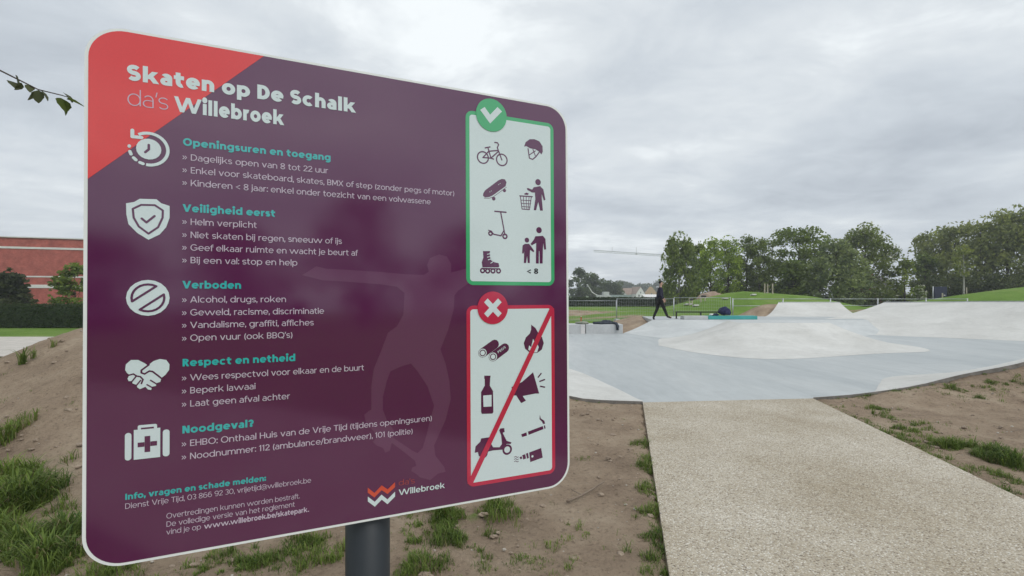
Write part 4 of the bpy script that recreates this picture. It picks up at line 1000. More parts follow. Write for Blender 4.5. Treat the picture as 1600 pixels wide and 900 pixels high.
F = dict(birch=leaf_mat('birch_leaves', (.16,.225,.075)), light=leaf_mat('spring_leaves', (.25,.36,.075)), oak=leaf_mat('oak_leaves', (.14,.205,.058)),
         grey=leaf_mat('grey_green_leaves', (.19,.25,.135)), chest=leaf_mat('chestnut_leaves', (.16,.22,.068)), lime=leaf_mat('yellow_green_leaves', (.21,.29,.045)),
         willow=leaf_mat('willow_leaves', (.215,.265,.11)), far=leaf_mat('distant_leaves', (.095,.135,.078)), dark=leaf_mat('dark_leaves', (.07,.095,.045)),
         hedge=leaf_mat('hedge_leaves', (.040,.066,.024), .12), cedar=leaf_mat('needle_leaves', (.055,.075,.038)), white=leaf_mat('white_blossom', (.55,.55,.42), .2, .2, (1,1,1)))
def tree(name, label, cat, x, y, h, w, mat, seed, shape='round', n=3600, leaf=.26, base=.18, bark=None, ncl=46, aspect=1.0, hang=0.0, gap=.75, group=None, blossom=0, z=None, flat=1.0):
    """trunk with limbs that reach into leaf clumps; the crown's outline follows `shape`"""
    rg = np.random.default_rng(seed); rnd = random.Random(seed)
    z0 = zat(x, y)-.05 if z is None else z
    root = empty(name, (x, y, z0)); tag(root, label, cat, group)
    def prof(t):               # crown half-width at relative height t
        if shape == 'round': return math.sqrt(max(0, 1-(2*t-1)**2))**.8
        if shape == 'cone': return (1-t)**.75*min(1, t*6+.3)
        if shape == 'column': return (min(1, t*4+.45)*(1-t**3.2))*.95
        if shape == 'egg': return math.sin(math.pi*min(1, t**.75))**.7
        if shape == 'broad': return min(1, .6+1.1*t)*math.sqrt(max(0, 1-t**5))*(1-.25*t)
        if shape == 'dome': return math.sqrt(max(0, 1-t**2.2))
        return 1
    hb = h*base; hc = h-hb
    cl = []
    for k in range(ncl):
        t = rnd.uniform(.02, .97); p = prof(t)
        if shape in ('round', 'dome', 'egg') : t = rnd.random()**.85*.96
        p = prof(t); rr = w/2*p*math.sqrt(rnd.uniform(.12, 1.0))*.86; a = rnd.uniform(0, 2*math.pi)
        cl.append((rr*math.cos(a), rr*math.sin(a), hb+hc*t, rnd.uniform(.65, 1.25)))
    P = []; T = []
    per = n//ncl
    cr = w*.5*(.34 if shape not in ('column', 'cone') else .40)*(46/ncl)**.33
    for (cx, cy, cz, s) in cl:
        m_ = int(per*s*s)
        d = rg.normal(size=(m_, 3)); d /= np.linalg.norm(d, axis=1)[:, None]
        rad = rg.uniform(.25, 1, m_)**.6
        q = d*rad[:, None]*np.array([cr*s, cr*s, cr*s*.72*flat])+np.array([cx, cy, cz])
        if hang: q[:, 2] -= rg.exponential(.06*h*hang, m_)
        ct = rnd.uniform(.15, .8)
        P.append(q); T.append(ct+rg.normal(0, .16, m_))
    # a few stray sprigs outside the clumps
    k = n//18
    tt = rg.uniform(0, 1.0, k); aa = rg.uniform(0, 2*math.pi, k); pr = np.array([prof(v) for v in tt])
    P.append(np.stack([w/2*pr*np.cos(aa)*1.04, w/2*pr*np.sin(aa)*1.04, hb+hc*tt*1.03], 1)); T.append(rg.uniform(.2, .9, k))
    P = np.concatenate(P); T = np.concatenate(T)
    P[:, 2] = np.maximum(P[:, 2], .05)
    leaf_mesh('crown', P, leaf, T, mat, root, seed+1, aspect, hang)
    mb = MB(); r0 = max(.05, h*.016)
    lean = (rnd.uniform(-.02, .02)*h, rnd.uniform(-.02, .02)*h)
    tp = [(lean[0]*t*t, lean[1]*t*t, h*.88*t) for t in (0, .04, .2, .4, .6, .8, 1)]
    mb.tube(tp, [r0*1.5, r0*1.05, r0*.9, r0*.7, r0*.5, r0*.3, r0*.1], 8)
    for i, (cx, cy, cz, s) in enumerate(cl):
        if i % 2: continue
        st = max(hb*.8, cz-math.hypot(cx, cy)*.9-.1*h); f = min(1, st/(h*.88))
        a = Vector((lean[0]*f*f, lean[1]*f*f, st)); e = Vector((cx, cy, cz))
        mid = a.lerp(e, .5)+Vector((0, 0, -.03*h*rnd.random()))
        mb.tube([a, mid, e], [r0*.42*(1-f*.6), r0*.25*(1-f*.5), r0*.08], 5)
    mb.build('trunk', bark or M_BARK, root, smooth=True)
    if blossom:
        idx = rg.integers(0, len(P), blossom)
        q = P[idx]*np.array([1.03, 1.03, 1.01])+np.array([0, 0, .12])
        leaf_mesh('blossom', q, leaf*.9, rg.uniform(0, 1, blossom), F['white'], root, seed+3, 1.4, .3)
    return root
def fp(px, py, Y): return ((px-800)/762*Y, 1.6+(462-py)/762*Y)
def T(name, label, px, top, wpx, Y, mat, seed, **k):
    x = (px-800)/762*Y; z0 = zat(x, Y)-.05; h = 1.6+(462-top)/762*Y-z0; w = wpx/762*Y
    return tree(name, label, k.pop('cat', 'tree'), x, Y, h, w, F[mat], seed, **k)

# far group beside the sign's right edge
T('leafy_tree', 'sparse pale-topped distant tree touching the right edge of the sign', 904, 421, 36, 135, 'far', 11, n=2600, leaf=.5, base=.05, shape='egg', ncl=26)
T('leafy_tree', 'round dark distant tree second right of the sign, above the white boom', 925, 430, 44, 140, 'far', 12, n=4200, leaf=.5, base=.03, shape='dome', ncl=30)
T('leafy_tree', 'low distant tree left of the pale house gables', 952, 441, 50, 150, 'far', 13, n=4000, leaf=.5, base=.03, shape='dome', ncl=26)
T('leafy_tree', 'broad rounded distant tree right behind the roof of the leftmost gabled house', 974, 441, 44, 360, 'far', 14, n=4200, leaf=1.2, base=.03, shape='dome', ncl=26)
T('leafy_tree', 'small distant tree above the roofs left of the tall birch', 1004, 446, 34, 370, 'far', 15, n=3600, leaf=1.2, base=.03, shape='dome', ncl=20)
T('leafy_tree', 'distant tree directly left of the tall birch, over the house roofs', 1026, 442, 34, 380, 'far', 16, n=3600, leaf=1.2, base=.03, shape='dome', ncl=20)
T('birch_tree', 'tall dark drooping birch standing behind the walking person, leftmost of the tree row', 1061, 365, 64, 58, 'birch', 21, n=6400, leaf=.24, base=.03, shape='broad', bark=M_BIRCHBARK, ncl=84, hang=.55, aspect=1.6)
T('birch_tree', 'slim sparse birch in the gap right of the tall drooping birch', 1092, 378, 24, 63, 'birch', 22, n=1300, leaf=.26, base=.12, shape='broad', bark=M_BIRCHBARK, ncl=24, hang=.5, aspect=1.5)
T('leafy_tree', 'light green loose tree, leftmost of the three light green ones behind the grass mound', 1111, 373, 48, 60, 'light', 23, n=5600, leaf=.22, base=.02, shape='broad', ncl=80, hang=.25)
T('leafy_tree', 'light green tree in the middle of the three behind the grass mound', 1138, 371, 54, 61, 'light', 24, n=6400, leaf=.22, base=.02, shape='broad', ncl=84, hang=.25)
T('leafy_tree', 'darker green narrow tree right of the light green ones behind the grass mound', 1166, 369, 50, 62, 'birch', 25, n=6000, leaf=.22, base=.02, shape='broad', ncl=80, hang=.3)
T('leafy_tree', 'medium green slim tree with pointed top, fourth from the drooping birch', 1187, 373, 42, 60, 'birch', 26, n=4600, leaf=.22, base=.02, shape='broad', ncl=70, hang=.3)
T('leafy_tree', 'thin grey-green see-through tree left of the big dark oak', 1207, 363, 36, 66, 'grey', 27, n=1200, leaf=.28, base=.15, shape='egg', ncl=26)
T('oak_tree', 'large dark spreading oak behind the left end of the back ramp', 1247, 357, 104, 60, 'oak', 28, n=9500, leaf=.27, base=.08, shape='round', ncl=92, flat=.75)
T('leafy_tree', 'dark green tree in the lower front of the big oak', 1240, 405, 62, 54, 'oak', 29, n=5200, leaf=.25, base=.02, shape='dome', ncl=60, flat=.7)
T('willow_tree', 'grey-green soft rounded willow in front of the oak and the chestnut', 1307, 376, 92, 50, 'grey', 30, n=6000, leaf=.22, base=.02, shape='egg', ncl=70, aspect=1.6, hang=.2)
T('chestnut_tree', 'large dome-shaped chestnut dotted with pale blossom left of the small house', 1352, 351, 102, 60, 'chest', 31, n=11000, leaf=.27, base=.03, shape='egg', ncl=100, blossom=520, flat=.85)
T('leafy_tree', 'small bright yellow-green tree right of the small red brick house', 1414, 405, 36, 58, 'lime', 32, n=1700, leaf=.24, base=.06, shape='egg', ncl=28)
T('leafy_tree', 'dark green tree between the yellow-green tree and the blue notice board', 1446, 396, 44, 62, 'oak', 33, n=2200, leaf=.28, base=.04, shape='egg', ncl=34)
T('willow_tree', 'grey-green willow with open top, leftmost of the large willows on the right', 1458, 362, 62, 66, 'willow', 34, n=3600, leaf=.28, base=.08, shape='round', ncl=50, aspect=1.7, hang=.25)
T('willow_tree', 'second large willow from the left in the right-hand row', 1494, 351, 84, 62, 'willow', 35, n=4300, leaf=.27, base=.04, shape='round', ncl=56, aspect=1.7, hang=.25)
T('willow_tree', 'large willow behind the thin staked sapling, third in the right-hand row', 1532, 342, 84, 58, 'willow', 36, n=4600, leaf=.26, base=.03, shape='broad', ncl=66, aspect=1.7, hang=.3)
T('willow_tree', 'tall willow fourth in the right-hand row, near the right picture edge', 1574, 325, 92, 56, 'willow', 37, n=5200, leaf=.26, base=.02, shape='broad', ncl=72, aspect=1.7, hang=.3)
T('willow_tree', 'tallest willow cut off by the right picture edge', 1622, 312, 100, 55, 'willow', 38, n=5200, leaf=.26, base=.02, shape='broad', ncl=72, aspect=1.7, hang=.3)
# undergrowth under the trees
SH = [(1046,447,40,66,'dark','low dark shrub right behind the walking person'),(1084,446,44,66,'dark','low dark shrub under the slim birch'),(1122,438,52,66,'dark','dark shrub below the light green trees'),
      (1160,432,56,68,'dark','dark shrub behind the crest of the grass mound'),(1196,432,50,68,'dark','dark shrub behind the wooden stakes'),(1222,440,44,56,'dark','dark shrub at the foot of the big oak'),
      (1268,438,56,55,'dark','dark shrub between the oak and the grey willow'),(1330,447,50,56,'dark','dark shrub at the foot of the chestnut'),
      (1404,449,26,60,'dark','small dark shrub beside the small house'),(1452,437,52,52,'dark','dark shrub behind the blue notice board'),(1486,432,54,52,'dark','dark shrub left of the thin sapling'),
      (1526,430,56,51,'dark','dark shrub right of the thin sapling'),(1566,424,60,50,'dark','dark shrub below the tall willow on the right'),(1610,420,64,50,'dark','dark shrub at the right picture edge')]
for i, (px, top, wpx, Y, mt, lb) in enumerate(SH):
    T('shrub', lb, px, top, wpx, Y, mt, 60+i, n=1500, leaf=.25, base=.0, shape='dome', ncl=22, cat='shrub')
T('blossom_shrub', 'shrub with white blossom between the yellow-green tree and the blue board', 1433, 447, 24, 50, 'oak', 90, n=700, leaf=.2, base=0, shape='dome', ncl=14, blossom=160, cat='shrub')
# trees on the left, before the brick building
T('cedar_tree', 'dark flat-layered conifer at the far left, in front of the brick building', 14, 421, 70, 30, 'cedar', 101, n=3800, leaf=.17, base=.14, shape='cone', ncl=40, flat=.35, aspect=1.8)
T('leafy_tree', 'small green tree between the brick building and the left edge of the sign', 118, 411, 62, 28, 'oak', 102, n=2600, leaf=.17, base=.1, shape='egg', ncl=36, flat=.6)
# trees that stand behind the viewer: the glossy sign mirrors them as dark shapes
for i, (x, y, h, w) in enumerate([(6,-52,8.0,11),(17,-50,10,11),(27,-45,13.5,12),(38,-42,11,12),(48,-36,13,12),(57,-27,12,12),(-4,-56,6.5,11)]):
    tree('leafy_tree', 'leafy tree seen only as a dark reflection in the glossy sign', 'tree', x, y, h, w, F['dark'], 120+i, n=2200, leaf=.5, base=.02, shape='dome', ncl=34, group='trees mirrored in the sign')

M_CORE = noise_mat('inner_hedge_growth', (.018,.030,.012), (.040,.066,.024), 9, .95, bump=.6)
def hedge(name, label, x0, x1, y, dpt, h, mat, seed, n, leaf, slope=0.0):
    rg = np.random.default_rng(seed); xm = (x0+x1)/2; z0 = zat(xm, y)
    root = empty(name, (xm, y, z0)); tag(root, label, 'hedge')
    L = x1-x0; P = np.stack([rg.uniform(-L/2, L/2, n), rg.uniform(-dpt/2, dpt/2, n), rg.uniform(0, h, n)], 1)
    k = rg.integers(0, 3, n)
    P[:, 1] = np.where(k == 0, -dpt/2+rg.normal(0, .04, n), P[:, 1]); P[:, 2] = np.where(k == 1, h+rg.normal(0, .04, n), P[:, 2])
    T_ = .45+.25*np.sin(P[:, 0]*2.1+np.sin(P[:, 0]*.7)*2)+rg.normal(0, .10, n)
    leaf_mesh('foliage', P, leaf, T_, mat, root, seed)
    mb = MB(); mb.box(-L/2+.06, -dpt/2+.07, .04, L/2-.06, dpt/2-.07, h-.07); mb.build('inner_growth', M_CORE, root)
    mb = MB()
    for q in np.arange(-L/2+.2, L/2, .5): mb.tube([(q, 0, -.1), (q+rg.normal(0, .05), rg.normal(0, .05), h*.8)], [.02, .008], 5)
    mb.build('stems', M_BARK, root)
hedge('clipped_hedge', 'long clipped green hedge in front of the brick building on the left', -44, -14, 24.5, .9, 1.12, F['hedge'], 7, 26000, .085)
hedge('field_hedge', 'dark distant hedge behind the mesh fence below the gabled houses', 6, 27, 72, 1.5, 1.25, F['hedge'], 8, 5000, .3)

# ------------------------------------------------------------------ buildings
def brick_mat(name, c1, c2, mortar, sc):
    m, t, b = principled(name)
    tcn = t.nodes.new('ShaderNodeTexCoord'); mp = t.nodes.new('ShaderNodeMapping'); mp.inputs['Rotation'].default_value = (R(90), 0, 0)
    t.links.new(tcn.outputs['Object'], mp.inputs[0])
    br = t.nodes.new('ShaderNodeTexBrick'); br.inputs['Color1'].default_value = (*c1, 1); br.inputs['Color2'].default_value = (*c2, 1); br.inputs['Mortar'].default_value = (*mortar, 1)
    br.inputs['Scale'].default_value = sc; br.inputs['Mortar Size'].default_value = .012; br.inputs['Bias'].default_value = -.1
    t.links.new(mp.outputs[0], br.inputs['Vector'])
    n = t.nodes.new('ShaderNodeTexNoise'); n.inputs['Scale'].default_value = 1.3; n.inputs['Detail'].default_value = 12; n.inputs['Roughness'].default_value = .78
    t.links.new(tcn.outputs['Object'], n.inputs['Vector'])
    r = t.nodes.new('ShaderNodeValToRGB'); r.color_ramp.elements[0].position = .36; r.color_ramp.elements[0].color = (.58,.58,.6,1); r.color_ramp.elements[1].position = .62
    t.links.new(n.outputs['Fac'], r.inputs[0])
    mx = t.nodes.new('ShaderNodeMix'); mx.data_type = 'RGBA'; mx.blend_type = 'MULTIPLY'; mx.inputs['Factor'].default_value = 1
    t.links.new(br.outputs['Color'], mx.inputs['A']); t.links.new(r.outputs[0], mx.inputs['B']); t.links.new(mx.outputs['Result'], b.inputs['Base Color'])
    b.inputs['Roughness'].default_value = .9; set_spec(b, .2)
    return m
M_BRICK = brick_mat('red_brick', (.47,.125,.10), (.40,.095,.078), (.43,.22,.19), 4.0)
M_BAND = noise_mat('pale_stone_band', (.55,.53,.52), (.66,.64,.62), 2, .85)
M_WALLW = noise_mat('white_render', (.62,.61,.59), (.72,.71,.69), 1.5, .9)
M_ROOF = noise_mat('grey_roof', (.10,.095,.095), (.17,.16,.155), 2, .9)
M_TILE = noise_mat('brown_tile_roof', (.24,.165,.12), (.33,.235,.175), 1.5, .9)
M_TIMBER = noise_mat('roof_timber', (.42,.27,.13), (.55,.37,.19), 3, .85)
M_GLASS = noise_mat('window_glass', (.02,.025,.03), (.04,.045,.05), 2, .1, spec=.6)
M_FRAME = noise_mat('window_frame', (.5,.5,.5), (.6,.6,.6), 3, .5)
# long brick building at the left: local x along the facade, facade at local y = 0
bld = empty('brick_building', (-80, 34.2, 0), math.atan2(2.0, 6.05))
tag(bld, 'long flat-roofed red brick building with pale horizontal bands behind the hedge', 'building')
mb = MB(); LB, HB = 76.0, 7.0
mb.box(0, 0, -.3, LB, 14, HB); mb.build('wall', M_BRICK, bld)
for z0, z1, nm in ((5.98, 6.17, 'band'), (3.33, 3.46, 'band'), (2.32, 2.64, 'lintel_band')):
    mb = MB(); mb.box(-.04, -.045, z0, LB+.04, -.003, z1); mb.build(nm, M_BAND, bld)
mb = MB(); mb.box(-.12, -.12, HB+.003, LB+.12, 14.1, HB+.10); mb.build('roof', M_BAND, bld)
for k in range(4):
    x = 8+k*4.6
    mb = MB(); mb.box(x, -.03, .9, x+1.6, -.004, 2.3); f_ = mb.build('window', M_FRAME, bld)
    mb = MB(); mb.box(x+.08, -.036, .98, x+1.52, -.031, 2.22); mb.build('pane', M_GLASS, f_)
def gable_house(label, x, y, w, dp, he, hr, wall, roof, rot=0, unfinished=False, wins=2):
    root = empty('gabled_house', (x, y, 0), rot); tag(root, label, 'house')
    mb = MB(); a = [(-w/2,0,-.2),(w/2,0,-.2),(w/2,0,he),(0,0,hr),(-w/2,0,he)]; b_ = [(p[0], dp, p[2]) for p in a]
    mb.add(a+b_, [(0,1,2,3,4),(9,8,7,6,5),(1,6,7,2),(0,4,9,5),(2,7,8,3),(3,8,9,4)]); mb.build('wall', wall, root)
    for s in (-1, 1):
        mb = MB()
        e = Vector((s*(w/2+.25), 0, he-.25*(hr-he)/(w/2))); r_ = Vector((0, 0, hr))
        up = Vector((0, 0, .14))
        if not unfinished:
            q = [e+Vector((0,-.25,0.02)), r_+Vector((0,-.25,0.02)), r_+Vector((0,dp+.2,0.02)), e+Vector((0,dp+.2,0.02))]
            mb.add(q+[p+up for p in q], [(0,1,2,3),(7,6,5,4),(0,4,5,1),(1,5,6,2),(2,6,7,3),(3,7,4,0)])
        else:
            for k in np.linspace(0, dp, 9): mb.bar(e+Vector((0,k,.1)), r_+Vector((0,k,.1)), .16)
            for f in (.25, .5, .75): p = e.lerp(r_, f); mb.bar(p+Vector((0,0,.2)), p+Vector((0,dp,.2)), .08)
        mb.build('roof', roof, root)
    for k in range(wins):
        xx = (k-(wins-1)/2)*w*.38
        mb = MB(); mb.box(xx-.55, -.04, .9, xx+.55, -.004, 2.3); f_ = mb.build('window', M_FRAME, root)
        mb = MB(); mb.box(xx-.47, -.046, .98, xx+.47, -.041, 2.22); mb.build('pane', M_GLASS, f_)
    mb = MB(); mb.box(-.4, -.04, he*.98, .4, -.004, he*.98+1.1); f_ = mb.build('window', M_FRAME, root)
    mb = MB(); mb.box(-.32, -.046, he*.98+.08, .32, -.041, he*.98+1.02); mb.build('pane', M_GLASS, f_)
def HX(px, Y): return (px-800)/762*Y
gable_house('small white house with brown roof, leftmost of the gabled houses', HX(973,300), 300, 5.5, 9, 2.2, 4.6, M_WALLW, M_TILE, R(-25))
gable_house('house with tallest white gable, in the middle of the gabled houses', HX(1001,300), 300, 6.2, 9, 3.0, 7.0, M_WALLW, M_TILE, R(18))
gable_house('unfinished house with bare timber rafters left of the walking person', HX(1018,310), 310, 8.0, 9, 2.2, 7.2, M_TIMBER, M_TIMBER, R(-8), True)
gable_house('brown-roofed house between the leftmost white house and the tallest gable', HX(987,306), 306, 7.0, 9, 2.6, 6.2, M_WALLW, M_TILE, R(70))
# small red brick house with a white annex at the right
hs = empty('small_house', (HX(1370,70), 70, 0)); tag(hs, 'small red brick house with white annex and grey roof beyond the fence', 'house')
mb = MB(); mb.box(-2.1, 0, -.2, 1.25, 6, 2.75); mb.build('wall', M_BRICK, hs)
mb = MB(); mb.box(1.26, -.3, -.2, 3.3, 6, 2.75); an = mb.build('annex', M_WALLW, hs)
mb = MB(); mb.box(1.75, -.36, 1.15, 2.55, -.303, 2.25); f_ = mb.build('window', M_FRAME, an)
mb = MB(); mb.box(1.83, -.366, 1.22, 2.47, -.361, 2.18); mb.build('pane', M_GLASS, f_)
mb = MB(); mb.box(-2.3, -.25, 2.76, 1.3, 6.1, 2.98); mb.build('eaves', M_BAND, hs)
mb = MB(); mb.add([(-.2,.6,2.99),(3.5,.6,2.77),(3.5,6,2.77),(-.2,6,2.99),(.7,3,4.6),(2.7,3,4.6)], [(0,1,5,4),(1,2,5),(2,3,4,5),(3,0,4)]); rf = mb.build('roof', M_ROOF, hs)
mb = MB(); mb.box(1.0, 2.7, 4.2, 1.5, 3.2, 5.1); mb.build('chimney', M_BRICK, rf)
# low white sheds behind the walking person
sh = empty('low_shed', (HX(1036,96), 96, 0)); tag(sh, 'long low shed with white roof behind the walking person', 'shed')
mb = MB(); mb.box(-3.0, 0, -.2, 3.2, 4, .95); mb.build('wall', M_ROOF, sh)
mb = MB(); mb.add([(-3.2,-.3,.96),(3.4,-.3,.96),(3.4,4.3,1.75),(-3.2,4.3,1.75),(-3.2,-.3,1.08),(3.4,-.3,1.08),(3.4,4.3,1.87),(-3.2,4.3,1.87)], [(3,2,1,0),(4,5,6,7),(0,1,5,4),(1,2,6,5),(2,3,7,6),(3,0,4,7)]); mb.build('roof', M_WALLW, sh)
ct = empty('site_container', (HX(962,92), 92, 0)); tag(ct, 'grey-green site container beside the white gabled houses', 'container')
mb = MB(); mb.box(-3.0, 0, 0, 3.0, 2.4, 1.75); mb.build('body', noise_mat('container_paint', (.28,.33,.33), (.36,.41,.41), 1, .6), ct)
for k in range(3):
    mb = MB(); mb.box(-2.4+k*1.8, -.03, .5, -1.4+k*1.8, -.004, 1.3); mb.build('window', M_GLASS, ct)
# excavator with raised pale boom
ex = empty('boom_lift', (HX(934,90), 90, 0)); tag(ex, 'small site machine with raised white boom left of the houses', 'machine')
M_MW = noise_mat('machine_white', (.6,.6,.58), (.7,.7,.68), 2, .5)
mb = MB(); mb.box(-.2, -.8, .7, 2.2, .8, 1.7); mb.box(.9, -.7, 1.7, 2.0, .7, 2.3); mb.build('body', M_LEDGE, ex, bevel=.05)
mb = MB(); mb.tube([(.2, 0, 1.5), (-1.0, 0, 2.2), (-1.9, 0, 3.6)], [.09, .08, .06], 6); mb.build('boom', M_MW, ex)
mb = MB(); mb.box(-2.05, -.12, 3.5, -1.8, .12, 3.7); mb.build('boom_head', M_MW, ex)
for s in (-.85, .65):
    mb = MB(); mb.tube([(.2, s, .35), (1.9, s, .35)], [.35, .35], 10); mb.box(-.3, s, .0, 2.3, s+.2, .7); mb.build('track', M_BLACK, ex)
# tower crane far away: only its jib clears the trees
def crane():
    Y = 210; x = HX(1040, Y); zj = 1.6+(462-398)/762*Y
    root = empty('tower_crane', (x, Y, 0)); tag(root, 'distant tower crane whose thin grey jib reaches left above the houses', 'crane')
    def lattice(mb, a, b_, w, n):
        a, b_ = Vector(a), Vector(b_); d = (b_-a)/n; s1 = d.normalized().cross(Vector((0,1,0))).normalized()*w; s2 = Vector((0,w,0))
        c = [a, a+s1, a+s2]
        for p in c: mb.bar(p, p+(b_-a), .085)
        for i in range(n):
            p = [q+d*i for q in c]; e = [q+d*(i+1) for q in c]
            mb.bar(p[0], e[1], .055); mb.bar(p[1], e[2], .055); mb.bar(p[2], e[0], .055); mb.bar(p[0], p[1], .055)
    M_CR = noise_mat('crane_paint', (.40,.41,.41), (.5,.51,.51), 1, .6)
    mb = MB(); lattice(mb, (0,0,-.3), (0,0,zj-.2), 1.3, 14); mb.build('mast', M_CR, root)
    mb = MB(); lattice(mb, (0,0,zj), (-31,0,zj+2.0), .8, 22); mb.build('jib', M_CR, root)
    mb = MB(); lattice(mb, (1.4,0,zj), (9,0,zj-.3), .8, 6); mb.box(7,-.6,zj-1.8,9,.6,zj-.4); mb.build('counter_jib', M_CR, root)
    mb = MB(); mb.box(-1.9,-.7,zj-2.2,-.4,.7,zj-.2); mb.build('cab', M_MW, root)
    mb = MB(); mb.bar((-12.6,0,zj+.8), (-12.6,0,zj+3.2), .12); mb.bar((-23,0,zj+1.5), (-23,0,zj+3.2), .1); mb.box(-12.9,-.3,zj+.2,-12.3,.3,zj+.8); mb.build('trolley', M_CR, root)
crane()
# ------------------------------------------------------------------ fences behind the park
def panel_unit(L=3.4, h=1.35):
    root = empty('fence_panel')
    mb = MB()
    mb.tube([(0,0,.06),(0,0,h)], .017, 8); mb.tube([(L,0,.06),(L,0,h)], .017, 8)
    mb.tube([(0,0,h-.03),(L,0,h-.03)], .015, 8); mb.tube([(0,0,.16),(L,0,.16)], .012, 8); mb.build('frame', M_GALV, root, smooth=True)
    mb = MB()
    for k in range(1, 24): mb.bar((L*k/24,0.001,.16), (L*k/24,0.001,h-.03), .0045)
    for k in range(1, 6): mb.bar((0,-.004,.16+(h-.19)*k/6), (L,-.004,.16+(h-.19)*k/6), .0045)
    mb.build('mesh_infill', M_GALV, root)
    for x in (0, L):
        mb = MB(); mb.box(x-.12,-.3,0,x+.12,.3,.11); mb.build('foot', M_LEDGE, root, bevel=.02)
    return root
fpn = panel_unit()
xs = np.arange(-5.2, 12.0, 3.46)
FL = ['mesh fence panel just right of the sign', 'second mesh fence panel right of the sign', 'mesh fence panel left of the walking person', 'mesh fence panel crossing behind the walking person', 'mesh fence panel behind the black grind rail']
for i, x in enumerate([2.85, 6.31, 9.77, -0.61, -4.07]):
    o = fpn if i == 0 else copy_tree(fpn)
    y = 29.2+.02*x
    o.location = (x, y, zat(x+1.7, y)-.03)
    o['label'] = ['leftmost visible mesh fence panel, touching the right edge of the sign', 'mesh fence panel crossed by the walking person', 'mesh fence panel right of the walking person, above the grind rail', 'mesh fence panel mostly hidden behind the right edge of the sign', 'mesh fence panel hidden behind the middle of the sign'][i]
    o['category'] = 'fence panel'; o['group'] = 'mesh fence panels behind the skatepark'
# rail fence going on to the right
rf = empty('rail_fence', (13.3, 29.4, 0)); tag(rf, 'grey metal rail fence running behind the ramps below the trees', 'fence')
pts = [(13.4,29.6),(17.0,30.6),(20.5,31.4),(24,32.0),(27.5,32.4),(31,33.2)]
zt = lambda y: 1.6-5.2/762*y
mb = MB()
for (a, b_) in zip(pts[:-1], pts[1:]): mb.tube([(a[0]-13.3,a[1]-29.4,zt(a[1])),(b_[0]-13.3,b_[1]-29.4,zt(b_[1]))], .021, 8)
mb.build('rail', M_GALV, rf, smooth=True)
mb = MB()
for (a, b_) in zip(pts[:-1], pts[1:]): mb.tube([(a[0]-13.3,a[1]-29.4,zt(a[1])-.42),(b_[0]-13.3,b_[1]-29.4,zt(b_[1])-.42)], .018, 8)
mb.build('rail', M_GALV, rf, smooth=True)
for a in pts:
    mb = MB(); mb.tube([(a[0]-13.3,a[1]-29.4,zat(*a)-.1),(a[0]-13.3,a[1]-29.4,zt(a[1])+.05)], .035, 8); mb.build('post', M_GALV, rf, smooth=True)

# ------------------------------------------------------------------ skatepark furniture
def ledge():
    root = empty('concrete_ledge', (0, 20.6, .02)); tag(root, 'low grey concrete ledge at the left back edge of the park', 'ledge')
    mb = MB(); mb.box(-4.9,-.3,-.1,3.05,.5,.385); mb.build('block', M_LEDGE, root, bevel=.02)
    mb = MB(); mb.box(3.075,-.3,-.1,4.62,.5,.385); mb.build('block', M_LEDGE, root, bevel=.02)
    mb = MB(); mb.box(2.86,-.315,-.1,3.04,-.302,.38); mb.build('joint_strip', M_BAND, root)
ledge()
rail = empty('grind_rail', (7.75, 23.0, .512)); tag(rail, 'low black flat-bar grind rail on the upper deck beside the teal ledge', 'rail')
mb = MB(); mb.box(-.03,-.03,.29,2.3,.03,.345); mb.build('bar', M_BLACK, rail, bevel=.006)
for x in (0.0, 1.15, 2.25):
    mb = MB(); mb.box(x-.028,-.028,.006,x+.028,.028,.289); p_ = mb.build('leg', M_BLACK, rail)
    mb = MB(); mb.box(x-.08,-.06,.0,x+.08,.06,.008); mb.build('foot_plate', M_BLACK, p_)
led = empty('teal_ledge', (7.75, 22.25, .512)); tag(led, 'long low concrete grind ledge with its right part painted teal', 'ledge')
mb = MB(); mb.box(.1,-.0,0,1.2,.5,.16); mb.build('bare_block', M_LEDGE, led, bevel=.012)
mb = MB(); mb.box(1.215,-.0,0,3.45,.5,.165); mb.build('teal_block', M_TEAL, led, bevel=.012)
# navy bag and a pale bottle on the ledge
M_NAVY = noise_mat('navy_cloth', (.012,.016,.05), (.03,.036,.09), 14, .9)
M_DKCLOTH = noise_mat('dark_cloth', (.02,.025,.035), (.06,.07,.085), 10, .9)
M_OLIVE = noise_mat('pale_olive_cloth', (.16,.17,.13), (.30,.31,.25), 9, .9)
def crumple(mb, c, r, seed, seg=14, rings=9, j=.22):
    rng = random.Random(seed); c = Vector(c)
    i0 = len(mb.v); mb.blob(c, r, seg, rings)
    for i in range(i0, len(mb.v)):
        p = Vector(mb.v[i])-c; k = 1+j*noise.noise(p*9+Vector((seed, 0, 0)))*1.6+rng.uniform(-.04, .04)
        q = c+p*k; q.z = max(q.z, c.z-r[2]*.8); mb.v[i] = tuple(q)
bag = empty('backpack', (9.78, 22.5, .68)); tag(bag, 'navy blue backpack slumped on the teal ledge at the end of the black rail', 'bag')
mb = MB(); crumple(mb, (0,0,.20), (.27,.18,.21), 3); mb.build('body', M_NAVY, bag, smooth=True)
mb = MB(); crumple(mb, (.1,-.17,.13), (.15,.07,.12), 4); mb.build('front_pocket', M_NAVY, bag, smooth=True)
mb = MB(); mb.tube([(-.2,-.1,.3),(-.36,-.14,.18),(-.48,-.12,.03),(-.6,-.1,.02)], .018, 6); mb.build('strap', M_DKCLOTH, bag, smooth=True)
mb = MB(); crumple(mb, (-.42,-.02,.05), (.2,.13,.06), 5); mb.build('flap', M_NAVY, bag, smooth=True)
bt = empty('drink_bottle', (9.08, 22.42, .678)); tag(bt, 'small pale drink bottle lying on the teal ledge left of the backpack', 'bottle')
